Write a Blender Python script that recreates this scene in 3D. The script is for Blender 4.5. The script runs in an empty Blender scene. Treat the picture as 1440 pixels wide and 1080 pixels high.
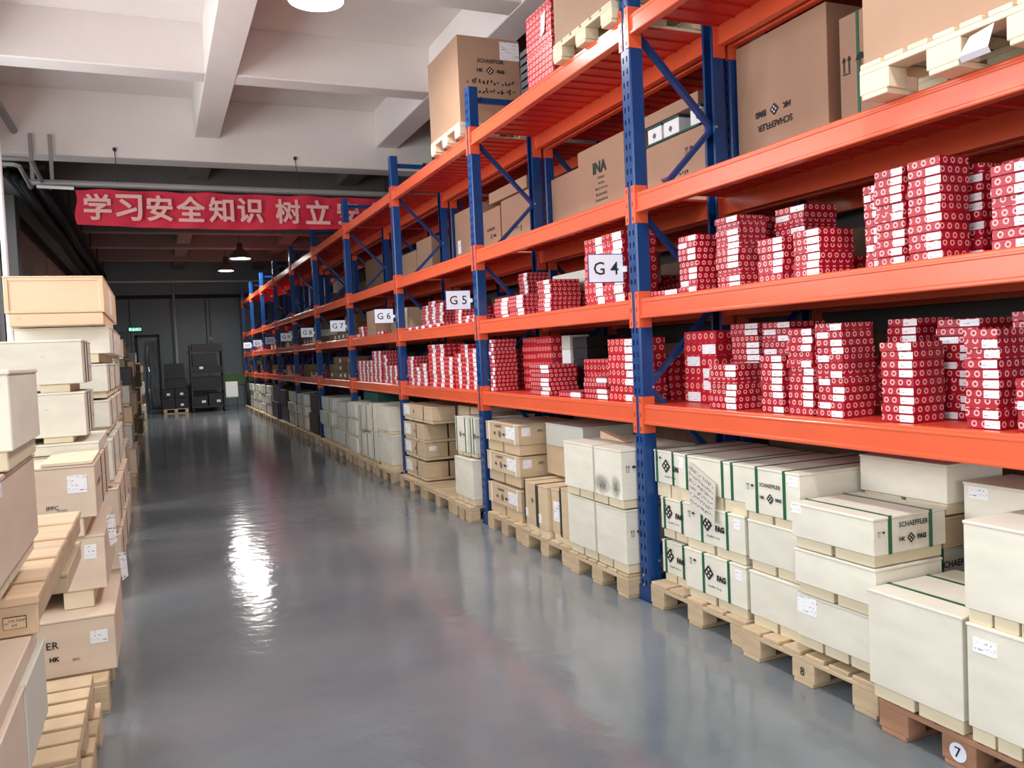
import bpy, math, random
from mathutils import Vector, Matrix
R = random.Random(7)
C = bpy.context.scene.collection
SC = bpy.context.scene

# ------------------------------------------------------------------ camera, world, lights
YAW, PIT, ROL, FPX = math.radians(23.236), math.radians(-2.397), math.radians(-2.524), 1161.75
F = Vector((math.sin(YAW)*math.cos(PIT), math.cos(YAW)*math.cos(PIT), math.sin(PIT)))
Rr = Vector((math.cos(YAW), -math.sin(YAW), 0)); U = Rr.cross(F)
R2 = math.cos(ROL)*Rr + math.sin(ROL)*U; U2 = -math.sin(ROL)*Rr + math.cos(ROL)*U
cd = bpy.data.cameras.new('camera'); cam = bpy.data.objects.new('camera', cd); C.objects.link(cam)
cam.matrix_world = Matrix(((R2.x, U2.x, -F.x, 0), (R2.y, U2.y, -F.y, 0), (R2.z, U2.z, -F.z, 1.6), (0, 0, 0, 1)))
cd.sensor_width = 36; cd.lens = FPX/1440*36; cd.clip_start = .05; cd.clip_end = 200
SC.camera = cam
w = bpy.data.worlds.new('world'); SC.world = w; w.use_nodes = True
w.node_tree.nodes['Background'].inputs[0].default_value = (.80, .90, 1, 1)
w.node_tree.nodes['Background'].inputs[1].default_value = .9
SC.view_settings.view_transform = 'Standard'; SC.view_settings.look = 'None'
SC.view_settings.gamma = 1; SC.view_settings.exposure = 0.08
SC.view_settings.use_curve_mapping = False
SC.cycles.max_bounces = 7; SC.cycles.diffuse_bounces = 4; SC.cycles.glossy_bounces = 4
SC.cycles.sample_clamp_indirect = 6

def area(name, loc, direction, sx, sy, power, col=(1, 1, 1)):
    l = bpy.data.lights.new(name, 'AREA'); l.shape = 'RECTANGLE'; l.size = sx; l.size_y = sy
    l.energy = power; l.color = col
    o = bpy.data.objects.new(name, l); C.objects.link(o); o.location = loc
    o.rotation_euler = Vector(direction).to_track_quat('-Z', 'Y').to_euler()
    return o
# daylight through the open roller door behind the camera and through the left-hand windows
area('daylight_door', (.6, -6.2, 2.2), (0.1, 1, -.05), 5.0, 3.8, 235, (1, .97, .93))
for k, (yc, pw) in enumerate(((-2.8, 80), (1.2, 130), (5.2, 165), (9.2, 185))):
    area('daylight_window', (-2.75, yc, 3.0), (1, 0, -.08), 3.0, 2.6, pw, (.95, .98, 1))

# ------------------------------------------------------------------ materials
def lin(c):
    return tuple((x/12.92 if x <= .04045 else ((x+.055)/1.055)**2.4) for x in c)
def rgb(r, g, b): return lin((r/255, g/255, b/255)) + (1,)
MATS = {}
def mat(name, col, rough=.6, metal=0, spec=.5, vary=0, grain=None, bump=0, coat=0, emit=None, trans=0):
    """col tuple; vary = value variation per object; grain=(scale xyz, amount) noise in object space"""
    if name in MATS: return MATS[name]
    m = bpy.data.materials.new(name); m.use_nodes = True; n = m.node_tree.nodes; L = m.node_tree.links
    b = n['Principled BSDF']; b.inputs['Base Color'].default_value = col
    b.inputs['Roughness'].default_value = rough; b.inputs['Metallic'].default_value = metal
    b.inputs['Specular IOR Level'].default_value = spec
    b.inputs['Coat Weight'].default_value = coat
    if emit:
        b.inputs['Emission Color'].default_value = col; b.inputs['Emission Strength'].default_value = emit
    if trans: b.inputs['Transmission Weight'].default_value = trans
    last = None
    if vary or grain:
        h = n.new('ShaderNodeHueSaturation'); h.inputs['Color'].default_value = col
        L.new(h.outputs[0], b.inputs['Base Color'])
        base = n.new('ShaderNodeMath'); base.operation = 'ADD'; base.inputs[0].default_value = 1 - vary/2; base.inputs[1].default_value = 0
        if vary:
            oi = n.new('ShaderNodeObjectInfo'); mu = n.new('ShaderNodeMath'); mu.operation = 'MULTIPLY'; mu.inputs[1].default_value = vary
            L.new(oi.outputs['Random'], mu.inputs[0]); L.new(mu.outputs[0], base.inputs[1])
        out = base.outputs[0]
        if grain:
            tc = n.new('ShaderNodeTexCoord'); mp = n.new('ShaderNodeMapping'); mp.inputs['Scale'].default_value = grain[0]
            L.new(tc.outputs['Object'], mp.inputs[0])
            nz = n.new('ShaderNodeTexNoise'); nz.inputs['Scale'].default_value = 1; nz.inputs['Detail'].default_value = 4
            L.new(mp.outputs[0], nz.inputs['Vector'])
            mr = n.new('ShaderNodeMapRange'); mr.inputs['From Min'].default_value = .3; mr.inputs['From Max'].default_value = .7
            mr.inputs['To Min'].default_value = 1-grain[1]; mr.inputs['To Max'].default_value = 1+grain[1]*.5
            L.new(nz.outputs[0], mr.inputs[0])
            mm = n.new('ShaderNodeMath'); mm.operation = 'MULTIPLY'; L.new(out, mm.inputs[0]); L.new(mr.outputs[0], mm.inputs[1]); out = mm.outputs[0]
            if bump:
                bp = n.new('ShaderNodeBump'); bp.inputs['Strength'].default_value = bump; bp.inputs['Distance'].default_value = .01
                L.new(nz.outputs[0], bp.inputs['Height']); L.new(bp.outputs[0], b.inputs['Normal'])
        L.new(out, h.inputs['Value'])
    MATS[name] = m
    return m
ORANGE = mat('orange_paint', rgb(224, 96, 62), .24, grain=((3, 3, 3), .06), bump=.05)
DECK = mat('orange_red_paint', rgb(206, 54, 40), .38, grain=((2, 2, 2), .08))
BLUE = mat('blue_paint', rgb(18, 62, 120), .26, grain=((30, 30, 6), .12))
ZINC = mat('zinc', rgb(190, 192, 196), .35, .8)
CREAM = mat('cream_plywood', rgb(226, 221, 206), .6, vary=.10, grain=((4, 4, 12), .09))
CREAM2 = mat('tan_plywood', rgb(206, 182, 150), .62, vary=.10, grain=((3, 3, 12), .08))
PINKPLY = mat('beige_plywood', rgb(218, 198, 178), .6, vary=.10, grain=((3, 3, 10), .09))
PEACH = mat('light_pine_plywood', rgb(226, 194, 160), .6, vary=.05, grain=((2, 4, 9), .07))
SKID = mat('skid_wood', rgb(222, 208, 178), .7, vary=.12, grain=((6, 2, 14), .10))
WOOD = mat('raw_pallet_wood', rgb(200, 176, 144), .75, vary=.22, grain=((5, 5, 30), .18), bump=.25)
WOOD2 = mat('raw_board_wood', rgb(212, 182, 150), .72, vary=.16, grain=((3, 26, 8), .16), bump=.2)
CARD = mat('brown_cardboard', rgb(166, 132, 108), .75, vary=.10, grain=((3, 3, 3), .07))
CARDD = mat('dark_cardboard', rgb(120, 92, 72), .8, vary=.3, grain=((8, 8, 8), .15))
OLIVE = mat('olive_cardboard', rgb(112, 108, 78), .8, vary=.3, grain=((8, 8, 8), .15))
GREYBOX = mat('grey_carton', rgb(206, 206, 196), .7, vary=.15)
BLACKBOX = mat('black_plastic', rgb(26, 26, 30), .45, vary=.4)
TEAL = mat('dark_green_plastic', rgb(20, 78, 68), .5)
GREEN = mat('green_strap', rgb(22, 92, 62), .4)
BLACK = mat('black_strap', rgb(40, 36, 34), .5)
INK = mat('black_ink', rgb(28, 30, 30), .7)
INKG = mat('green_ink', rgb(14, 52, 40), .7)
SIGNW = mat('sign_white', rgb(226, 228, 240), .4)
SIGNB = mat('sign_blue', rgb(30, 44, 120), .4)
WHITE = mat('white_plastic', rgb(235, 236, 238), .45)
CONC = mat('painted_concrete', rgb(230, 221, 216), .85, grain=((.7, .7, .7), .07))
WALL = mat('wall_paint', rgb(186, 182, 180), .85, grain=((.8, .8, .8), .06))
PANEL = mat('insulated_panel', rgb(128, 142, 148), .38, vary=.12)
GREYP = mat('grey_steel_pipe', rgb(150, 148, 146), .45, .3)
DARKM = mat('dark_steel', rgb(52, 50, 52), .6)
CABLE = mat('black_cable', rgb(18, 18, 22), .7)
WHITEP = mat('white_pipe', rgb(225, 225, 228), .3)
BANNER = mat('red_cloth', rgb(196, 30, 58), .7, grain=((3, 3, 3), .12))
BTEXT = mat('pale_letter_cloth', rgb(216, 166, 162), .7)
LAMP = mat('lamp_glow', (1, .96, .92, 1), .5, emit=110)
SHADE = mat('lamp_shade', rgb(120, 112, 112), .4, .5)
EXITG = mat('exit_green', rgb(20, 150, 110), .5, emit=.35)
EXITW = mat('exit_white', rgb(220, 255, 240), .5, emit=1.3)
WINF = mat('window_frame_paint', rgb(180, 186, 186), .5)
CURT = mat('clear_plastic_curtain', rgb(190, 198, 205), .18, trans=.55)
GREENP = mat('green_panel', rgb(118, 150, 96), .6)
DUCT = mat('duct_silver', rgb(196, 194, 192), .4, .4)

def m_red(name, cell_u, cell_v, r0, r1, bg, fg):
    m = bpy.data.materials.new(name); m.use_nodes = True; n = m.node_tree.nodes; L = m.node_tree.links
    b = n['Principled BSDF']; b.inputs['Roughness'].default_value = .38
    uv = n.new('ShaderNodeUVMap'); uv.uv_map = 'UVMap'
    sp = n.new('ShaderNodeSeparateXYZ'); L.new(uv.outputs[0], sp.inputs[0])
    oi = n.new('ShaderNodeObjectInfo')
    def M(op, a, c=None):
        x = n.new('ShaderNodeMath'); x.operation = op
        for i, v in enumerate((a, c)):
            if v is None: continue
            if isinstance(v, (int, float)): x.inputs[i].default_value = v
            else: L.new(v, x.inputs[i])
        return x.outputs[0]
    rnd = oi.outputs['Random']
    shift = M('MULTIPLY', M('GREATER_THAN', rnd, .6), rnd)
    fu = M('SUBTRACT', M('FRACT', M('ADD', M('DIVIDE', sp.outputs[0], cell_u), M('MULTIPLY', rnd, 3.7))), .5)
    fv = M('SUBTRACT', M('FRACT', M('ADD', M('DIVIDE', sp.outputs[1], cell_v), shift)), .5)
    d = M('SQRT', M('ADD', M('POWER', M('MULTIPLY', fu, cell_u), 2), M('POWER', M('MULTIPLY', fv, cell_v), 2)))
    ring = M('MULTIPLY', M('GREATER_THAN', d, r0), M('LESS_THAN', d, r1))
    mx = n.new('ShaderNodeMix'); mx.data_type = 'RGBA'; L.new(ring, mx.inputs[0])
    mx.inputs[6].default_value = bg; mx.inputs[7].default_value = fg
    L.new(mx.outputs[2], b.inputs['Base Color']); MATS[name] = m
    return m
RED = m_red('red_ring_print', .041, .036, .0066, .0120, rgb(166, 12, 38), rgb(236, 176, 174))
REDL = m_red('red_large_ring_print', .058, .056, .009, .018, rgb(188, 18, 42), rgb(240, 160, 150))

def m_label(name, sc=1.0, ink=rgb(70, 74, 90)):
    m = bpy.data.materials.new(name); m.use_nodes = True; n = m.node_tree.nodes; L = m.node_tree.links
    b = n['Principled BSDF']; b.inputs['Roughness'].default_value = .5
    uv = n.new('ShaderNodeUVMap'); uv.uv_map = 'UVMap'
    mp = n.new('ShaderNodeMapping'); mp.inputs['Scale'].default_value = (120*sc, 95*sc, 1); L.new(uv.outputs[0], mp.inputs[0])
    nz = n.new('ShaderNodeTexNoise'); nz.inputs['Scale'].default_value = 1; nz.inputs['Detail'].default_value = 2; L.new(mp.outputs[0], nz.inputs['Vector'])
    mp2 = n.new('ShaderNodeMapping'); mp2.inputs['Scale'].default_value = (6*sc, 60*sc, 1); L.new(uv.outputs[0], mp2.inputs[0])
    n2 = n.new('ShaderNodeTexNoise'); n2.inputs['Scale'].default_value = 1; L.new(mp2.outputs[0], n2.inputs['Vector'])
    g = n.new('ShaderNodeMath'); g.operation = 'MULTIPLY'; L.new(nz.outputs[0], g.inputs[0]); L.new(n2.outputs[0], g.inputs[1])
    gt = n.new('ShaderNodeMath'); gt.operation = 'GREATER_THAN'; gt.inputs[1].default_value = .335; L.new(g.outputs[0], gt.inputs[0])
    mx = n.new('ShaderNodeMix'); mx.data_type = 'RGBA'; L.new(gt.outputs[0], mx.inputs[0])
    mx.inputs[6].default_value = rgb(240, 240, 244); mx.inputs[7].default_value = ink
    L.new(mx.outputs[2], b.inputs['Base Color']); MATS[name] = m
    return m
PAPER = m_label('printed_paper', 1.3)
STICK = m_label('printed_sticker', 1.6)

def m_floor():
    m = bpy.data.materials.new('epoxy_floor'); m.use_nodes = True; n = m.node_tree.nodes; L = m.node_tree.links
    b = n['Principled BSDF']; b.inputs['Specular IOR Level'].default_value = .6
    tc = n.new('ShaderNodeTexCoord')
    nz = n.new('ShaderNodeTexNoise'); nz.inputs['Scale'].default_value = .6; nz.inputs['Detail'].default_value = 5; L.new(tc.outputs['Object'], nz.inputs['Vector'])
    cr = n.new('ShaderNodeValToRGB'); e = cr.color_ramp.elements
    e[0].position = .3; e[0].color = rgb(100, 110, 116); e[1].position = .7; e[1].color = rgb(140, 144, 148)
    L.new(nz.outputs[0], cr.inputs[0]); L.new(cr.outputs[0], b.inputs['Base Color'])
    n3 = n.new('ShaderNodeTexNoise'); n3.inputs['Scale'].default_value = 2.2; n3.inputs['Detail'].default_value = 6; L.new(tc.outputs['Object'], n3.inputs['Vector'])
    mr = n.new('ShaderNodeMapRange'); mr.inputs['To Min'].default_value = .05; mr.inputs['To Max'].default_value = .15
    L.new(n3.outputs[0], mr.inputs[0]); L.new(mr.outputs[0], b.inputs['Roughness'])
    n2 = n.new('ShaderNodeTexNoise'); n2.inputs['Scale'].default_value = 9; n2.inputs['Detail'].default_value = 5; L.new(tc.outputs['Object'], n2.inputs['Vector'])
    bp = n.new('ShaderNodeBump'); bp.inputs['Strength'].default_value = .34; bp.inputs['Distance'].default_value = .008
    L.new(n2.outputs[0], bp.inputs['Height']); L.new(bp.outputs[0], b.inputs['Normal'])
    return m
FLOOR = m_floor()

# ------------------------------------------------------------------ mesh builder
WL = {}
class MB:
    def __init__(s): s.v = []; s.f = []; s.u = []; s.m = []
    def quad(s, pts, uv=None, mi=0):
        i = len(s.v); s.v += [tuple(p) for p in pts]; s.f.append(tuple(range(i, i+len(pts)))); s.m.append(mi)
        if uv is None:
            a, b_, c = Vector(pts[0]), Vector(pts[1]), Vector(pts[2]); nn = (b_-a).cross(c-a)
            ax = max(range(3), key=lambda k: abs(nn[k]))
            uv = [((p[1], p[2]) if ax == 0 else (p[0], p[2]) if ax == 1 else (p[0], p[1])) for p in pts]
        s.u += [tuple(q) for q in uv]
    def box(s, x0, x1, y0, y1, z0, z1, c=0, mi=0, skip=''):
        i = len(s.v)
        def uvs(pts, ax):
            return [((p[1]-y0, p[2]-z0) if ax == 0 else (p[0]-x0, p[2]-z0) if ax == 1 else (p[0]-x0, p[1]-y0)) for p in pts]
        if c <= 0:
            P = [(x, y, z) for z in (z0, z1) for y in (y0, y1) for x in (x0, x1)]
            fs = {'z-': ((0, 2, 3, 1), 2), 'z+': ((4, 5, 7, 6), 2), 'y-': ((0, 1, 5, 4), 1), 'y+': ((2, 6, 7, 3), 1), 'x-': ((0, 4, 6, 2), 0), 'x+': ((1, 3, 7, 5), 0)}
            s.v += P
            for k, (f, ax) in fs.items():
                if k in skip.split(): continue
                s.f.append(tuple(i+j for j in f)); s.m.append(mi); s.u += uvs([P[j] for j in f], ax)
            return
        c = min(c, (x1-x0)*.3, (y1-y0)*.3, (z1-z0)*.3)
        P = []; idx = {}
        X, Y, Z = (x0, x1), (y0, y1), (z0, z1)
        for a in (0, 1):
            for b_ in (0, 1):
                for d in (0, 1):
                    for ax in range(3):
                        q = [X[a], Y[b_], Z[d]]
                        for k in range(3):
                            if k != ax: q[k] += c if (a, b_, d)[k] == 0 else -c
                        idx[(a, b_, d, ax)] = len(P); P.append(tuple(q))
        s.v += P
        def add(ix, ax):
            ct = Vector(((x0+x1)/2, (y0+y1)/2, (z0+z1)/2)); ps = [Vector(P[j]) for j in ix]
            nn = (ps[1]-ps[0]).cross(ps[2]-ps[0]); g = sum(ps, Vector())/len(ps)-ct
            if nn.dot(g) < 0: ix = ix[::-1]
            s.f.append(tuple(i+j for j in ix)); s.m.append(mi); s.u += uvs([P[j] for j in ix], ax)
        for a in (0, 1):
            add([idx[(a, 0, 0, 0)], idx[(a, 1, 0, 0)], idx[(a, 1, 1, 0)], idx[(a, 0, 1, 0)]], 0)
            add([idx[(0, a, 0, 1)], idx[(1, a, 0, 1)], idx[(1, a, 1, 1)], idx[(0, a, 1, 1)]], 1)
            add([idx[(0, 0, a, 2)], idx[(1, 0, a, 2)], idx[(1, 1, a, 2)], idx[(0, 1, a, 2)]], 2)
            for b_ in (0, 1):
                add([idx[(a, b_, 0, 0)], idx[(a, b_, 1, 0)], idx[(a, b_, 1, 1)], idx[(a, b_, 0, 1)]], 0)
                add([idx[(a, 0, b_, 0)], idx[(a, 1, b_, 0)], idx[(a, 1, b_, 2)], idx[(a, 0, b_, 2)]], 0)
                add([idx[(0, a, b_, 1)], idx[(1, a, b_, 1)], idx[(1, a, b_, 2)], idx[(0, a, b_, 2)]], 1)
                for d in (0, 1): add([idx[(a, b_, d, 0)], idx[(a, b_, d, 1)], idx[(a, b_, d, 2)]], 0)
    def bar(s, p, q, wd, ht, up=(0, 0, 1)):
        p, q = Vector(p), Vector(q); d = (q-p).normalized(); a = d.cross(Vector(up))
        if a.length < 1e-4: a = d.cross(Vector((1, 0, 0)))
        a.normalize(); b_ = a.cross(d).normalized(); a *= wd/2; b_ *= ht/2
        A = [p-a-b_, p+a-b_, p+a+b_, p-a+b_]; B = [t+(q-p) for t in A]
        for k in range(4): s.quad([A[k], B[k], B[(k+1) % 4], A[(k+1) % 4]])
        s.quad(A); s.quad(B[::-1])
    def tube(s, pts, r, n=10, cap=True):
        pts = [Vector(p) for p in pts]; rings = []
        for k, p in enumerate(pts):
            d = (pts[min(k+1, len(pts)-1)]-pts[max(k-1, 0)]).normalized()
            a = d.cross(Vector((0, 0, 1)));
            if a.length < 1e-3: a = d.cross(Vector((0, 1, 0)))
            a.normalize(); b_ = d.cross(a)
            rr = r[k] if isinstance(r, (list, tuple)) else r
            rings.append([p+a*math.cos(t*2*math.pi/n)*rr+b_*math.sin(t*2*math.pi/n)*rr for t in range(n)])
        i = len(s.v)
        for rg in rings: s.v += [tuple(q) for q in rg]
        for k in range(len(rings)-1):
            for t in range(n):
                s.f.append((i+k*n+t, i+k*n+(t+1) % n, i+(k+1)*n+(t+1) % n, i+(k+1)*n+t)); s.m.append(0); s.u += [(0, 0)]*4
        if cap:
            s.f.append(tuple(i+t for t in range(n))[::-1]); s.m.append(0); s.u += [(0, 0)]*n
            j = i+(len(rings)-1)*n; s.f.append(tuple(j+t for t in range(n))); s.m.append(0); s.u += [(0, 0)]*n
    def prism(s, prof, axis, a, b_):
        """prof: closed 2D profile; axis 'y': prof=(x,z); 'x': (y,z); 'z': (x,y)"""
        def P(q, t): return {'y': (q[0], t, q[1]), 'x': (t, q[0], q[1]), 'z': (q[0], q[1], t)}[axis]
        n = len(prof)
        for k in range(n):
            s.quad([P(prof[k], a), P(prof[(k+1) % n], a), P(prof[(k+1) % n], b_), P(prof[k], b_)])
        s.quad([P(q, a) for q in prof][::-1]); s.quad([P(q, b_) for q in prof])
    def mesh(s, name, mats, off=(0, 0, 0), smooth=False):
        me = bpy.data.meshes.new(name)
        me.from_pydata([(x-off[0], y-off[1], z-off[2]) for x, y, z in s.v], [], s.f)
        uvl = me.uv_layers.new(name='UVMap'); flat = [c for q in s.u for c in q]
        uvl.data.foreach_set('uv', flat)
        for m in (mats if isinstance(mats, (list, tuple)) else [mats]): me.materials.append(m)
        if any(s.m): me.polygons.foreach_set('material_index', s.m)
        if smooth: me.polygons.foreach_set('use_smooth', [True]*len(me.polygons))
        return me
    def build(s, name, mats, parent=None, smooth=False, loc=None, fix=False):
        if parent is not None: loc = WL[parent.name]
        elif loc is None: loc = (0, 0, 0)
        me = s.mesh(name, mats, loc, smooth)
        if fix: fixn(me)
        return link(name, me, parent, loc)
def fixn(me):
    import bmesh
    bm = bmesh.new(); bm.from_mesh(me); bmesh.ops.remove_doubles(bm, verts=bm.verts, dist=1e-5)
    bmesh.ops.recalc_face_normals(bm, faces=bm.faces); bm.to_mesh(me); bm.free()
def link(name, me, parent, loc, tag=None):
    o = bpy.data.objects.new(name, me); C.objects.link(o)
    WL[o.name] = tuple(loc)
    if parent is not None: o.parent = parent
    else: o.location = loc
    return o
def tag(o, label, cat, group=None, kind=None):
    if label: o['label'] = label
    if cat: o['category'] = cat
    if group: o['group'] = group
    if kind: o['kind'] = kind
    return o
def thing(name, label, cat, loc, group=None):
    o = bpy.data.objects.new(name, None); C.objects.link(o); o.location = loc; o.empty_display_size = .1
    WL[o.name] = tuple(loc)
    return tag(o, label, cat, group)
def struct(o): o['kind'] = 'structure'; return o
def copy_tree(o, loc, parent=None):
    c = o.copy(); C.objects.link(c)
    WL[c.name] = tuple(loc)
    if parent is None: c.location = loc
    else: c.parent = parent
    for ch in list(o.children): copy_tree(ch, loc, c)
    return c

# ------------------------------------------------------------------ lettering cache (built while the scene is still empty)
TX = {}
BOLD = {'SCHAEFFLER': .022, 'FAG': .05, 'HK': .045, 'INA': .03}
def prep(strings):
    tmp = []
    for t in strings:
        cu = bpy.data.curves.new('t', 'FONT'); cu.body = t; cu.size = 1; cu.resolution_u = 2
        cu.offset = BOLD.get(t, .012 if ord(t[0]) > 255 else .006)
        cu.align_x = 'CENTER'; cu.align_y = 'CENTER'
        o = bpy.data.objects.new('t', cu); C.objects.link(o); tmp.append((t, o, cu))
    dg = bpy.context.evaluated_depsgraph_get()
    for t, o, cu in tmp:
        me = bpy.data.meshes.new_from_object(o.evaluated_get(dg)); me.name = 'lettering'
        if ord(t[0]) > 255 or t == 'FAG':
            d_ = .016 if ord(t[0]) > 255 else .012
            base = [tuple(v.co) for v in me.vertices]; pol = [tuple(p.vertices) for p in me.polygons]; V = []; P_ = []
            for dx, dy in ((0, 0), (d_, 0), (-d_, 0), (0, d_), (0, -d_), (d_*.7, d_*.7), (-d_*.7, d_*.7), (d_*.7, -d_*.7), (-d_*.7, -d_*.7)):
                k_ = len(V); V += [(x+dx, y+dy, len(V)/len(base)*.002) for x, y, z in base]; P_ += [tuple(i+k_ for i in p) for p in pol]
            me = bpy.data.meshes.new('lettering'); me.from_pydata(V, [], P_); me.update()
        xs = [v.co.x for v in me.vertices]; ys = [v.co.y for v in me.vertices]
        if xs:
            cx, cy = (max(xs)+min(xs))/2, (max(ys)+min(ys))/2; h = max(ys)-min(ys)
            for v in me.vertices: v.co.x = (v.co.x-cx)/h; v.co.y = (v.co.y-cy)/h
        TX[t] = me
    for t, o, cu in tmp: bpy.data.objects.remove(o); bpy.data.curves.remove(cu)
CH = list('学习安全知识树立意')
prep(['SCHAEFFLER', 'FAG', 'HK', 'INA', '7', '8', 'G 4', 'G 5', 'G 6', 'G 7', 'G 8', 'G 9', 'G10', 'G11', 'G12', 'ER', 'IPPC',
      'Schaeffler Group', 'Wälzlager', 'Bearings', 'Made in Germany', 'Roulements', 'Rodamientos', 'CN 32HP', 'HT', '安全出口'] + CH)
AX = {'a': Matrix(((0, 0, -1), (-1, 0, 0), (0, 1, 0))), 'n': Matrix(((1, 0, 0), (0, 0, -1), (0, 1, 0))), 's': Matrix(((0, 0, 1), (1, 0, 0), (0, 1, 0)))}
_tm = {}
def text(t, face, pos, h, parent, m=INK, sx=1, flip=False, name='lettering'):
    k = (t, m.name)
    if k not in _tm:
        me = TX[t].copy(); me.materials.clear(); me.materials.append(m); _tm[k] = me
    o = bpy.data.objects.new(name, _tm[k]); C.objects.link(o); o.parent = parent
    r = AX[face].to_4x4()
    if flip: r = r @ Matrix.Rotation(math.pi, 4, 'Z')
    wl = WL[parent.name]
    o.matrix_local = Matrix.Translation(Vector(pos)-Vector(wl)) @ r @ Matrix.Diagonal((h*sx, h, h, 1))
    return o
_em = None
def emblem(face, pos, h, parent, m=INK):
    """black diamond standing on its corner with small pale lozenges in it"""
    global _em
    if _em is None:
        b = MB()
        def dia(cx, cy, r, z, mi): b.quad([(cx+r, cy, z), (cx, cy+r, z), (cx-r, cy, z), (cx, cy-r, z)], mi=mi)
        dia(0, 0, .5, 0, 0)
        for dx, dy in ((.2, 0), (-.2, 0), (0, .2), (0, -.2)): dia(dx, dy, .10, .002, 1)
        _em = b.mesh('emblem', [INK, CREAM])
    o = bpy.data.objects.new('emblem', _em); C.objects.link(o); o.parent = parent
    wl = WL[parent.name]
    o.matrix_local = Matrix.Translation(Vector(pos)-Vector(wl)) @ AX[face].to_4x4() @ Matrix.Diagonal((h, h, h, 1))
def scribble(face, pos, wd, h, parent, seed=1, rows=3, m=INK):
    """handwriting: thin strokes"""
    r = random.Random(seed); b = MB(); t = h*.05
    for k in range(rows):
        yy = h*(.5-(k+.5)/rows); x = -wd/2; n = int(wd/(h/rows)*2.2)
        for j in range(n):
            px = x+j*wd/n; pts = [(px+r.uniform(0, .7)*wd/n, yy+r.uniform(-.32, .32)*h/rows) for _ in range(3)]
            for (ax, ay), (bx, by) in zip(pts, pts[1:]):
                dx, dy = bx-ax, by-ay; l = math.hypot(dx, dy) or 1; nx, ny = -dy/l*t/2, dx/l*t/2
                b.quad([(ax-nx, ay-ny, 0), (bx-nx, by-ny, 0), (bx+nx, by+ny, 0), (ax+nx, ay+ny, 0)])
    o = link('handwriting', b.mesh('handwriting', m), parent, WL[parent.name])
    o.matrix_local = Matrix.Translation(Vector(pos)-Vector(WL[parent.name])) @ AX[face].to_4x4()
def arrows(face, pos, h, parent):
    """this-way-up arrows and umbrella mark"""
    b = MB()
    for dx in (-.3, .1):
        b.quad([(dx-.04, -.5, 0), (dx+.04, -.5, 0), (dx+.04, .25, 0), (dx-.04, .25, 0)])
        b.quad([(dx-.15, .2, 0), (dx+.15, .2, 0), (dx, .5, 0)])
    b.quad([(-.4, -.6, 0), (.2, -.6, 0), (.2, -.54, 0), (-.4, -.54, 0)])
    b.quad([(.6, 0, 0), (1.4, 0, 0), (1.25, .3, 0), (1, .42, 0), (.75, .3, 0)])
    b.quad([(.97, -.45, 0), (1.03, -.45, 0), (1.03, 0, 0), (.97, 0, 0)])
    o = link('handling_mark', b.mesh('handling_mark', INK), parent, WL[parent.name])
    o.matrix_local = Matrix.Translation(Vector(pos)-Vector(WL[parent.name])) @ AX[face].to_4x4() @ Matrix.Diagonal((h, h, h, 1))

# ------------------------------------------------------------------ the room
def sbox(name, m, *a, parent=None, c=0):
    b = MB(); b.box(*a, c=c)
    o = b.build(name, m, parent)
    if parent is None: struct(o)
    return o
XW, YB, XR, YF = -2.3, 31.95, 4.45, -6.0
sbox('floor', FLOOR, XW-.3, XR+.3, YF-3, YB+.3, -.1, 0)
sbox('ceiling', CONC, XW-.3, XR+.3, YF-.3, 13.5, 5.55, 5.75)
CONC_SHADE = mat('shade_darkened_concrete', rgb(136, 128, 124), .9, grain=((.7, .7, .7), .12))  # concrete with the shade of the far bays put into its colour
sbox('ceiling', CONC_SHADE, XW-.3, XR+.3, 13.5, YB+.3, 5.55, 5.75)
sbox('wall_right', mat('shade_darkened_wall', rgb(96, 90, 90), .85, grain=((.8, .8, .8), .08)), XR, XR+.25, YF-.3, YB+.3, 0, 5.6)  # wall set close behind the rear rack, colour darkened to stand for shade
wb = struct(MB_ := None) if False else None
wback = thing('wall_back', None, None, (0, 0, 0)); struct(wback)
b = MB(); b.box(XW, XR, YB+.06, YB+.3, 0, 5.55); b.build('backing', DARKM, wback)
px = XW
k = 0
for wd in (1.55, 1.35, 1.16, 1.2, 1.2, 1.25, 1.25, 1.25, 1.3):
    x1 = min(px+wd, XR); b = MB(); b.box(px+.008, x1-.008, YB, YB+.06, 0 if not (-.62 < (px+x1)/2 < .2) else 0, 3.95, c=.01); b.build('panel', PANEL, wback); px = x1
b = MB(); b.box(XW, XR, YB-.04, YB+.06, 3.96, 4.06, c=.01); b.build('rail', DARKM, wback)
b = MB(); b.box(XW, XR, YB, YB+.06, 4.08, 5.5); b.build('upper_panel', PANEL, wback)
b = MB(); b.box(2.15, 3.3, YB-.05, YB-.005, .75, 1.15, c=.01); b.build('low_panel', GREENP, wback)
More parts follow.
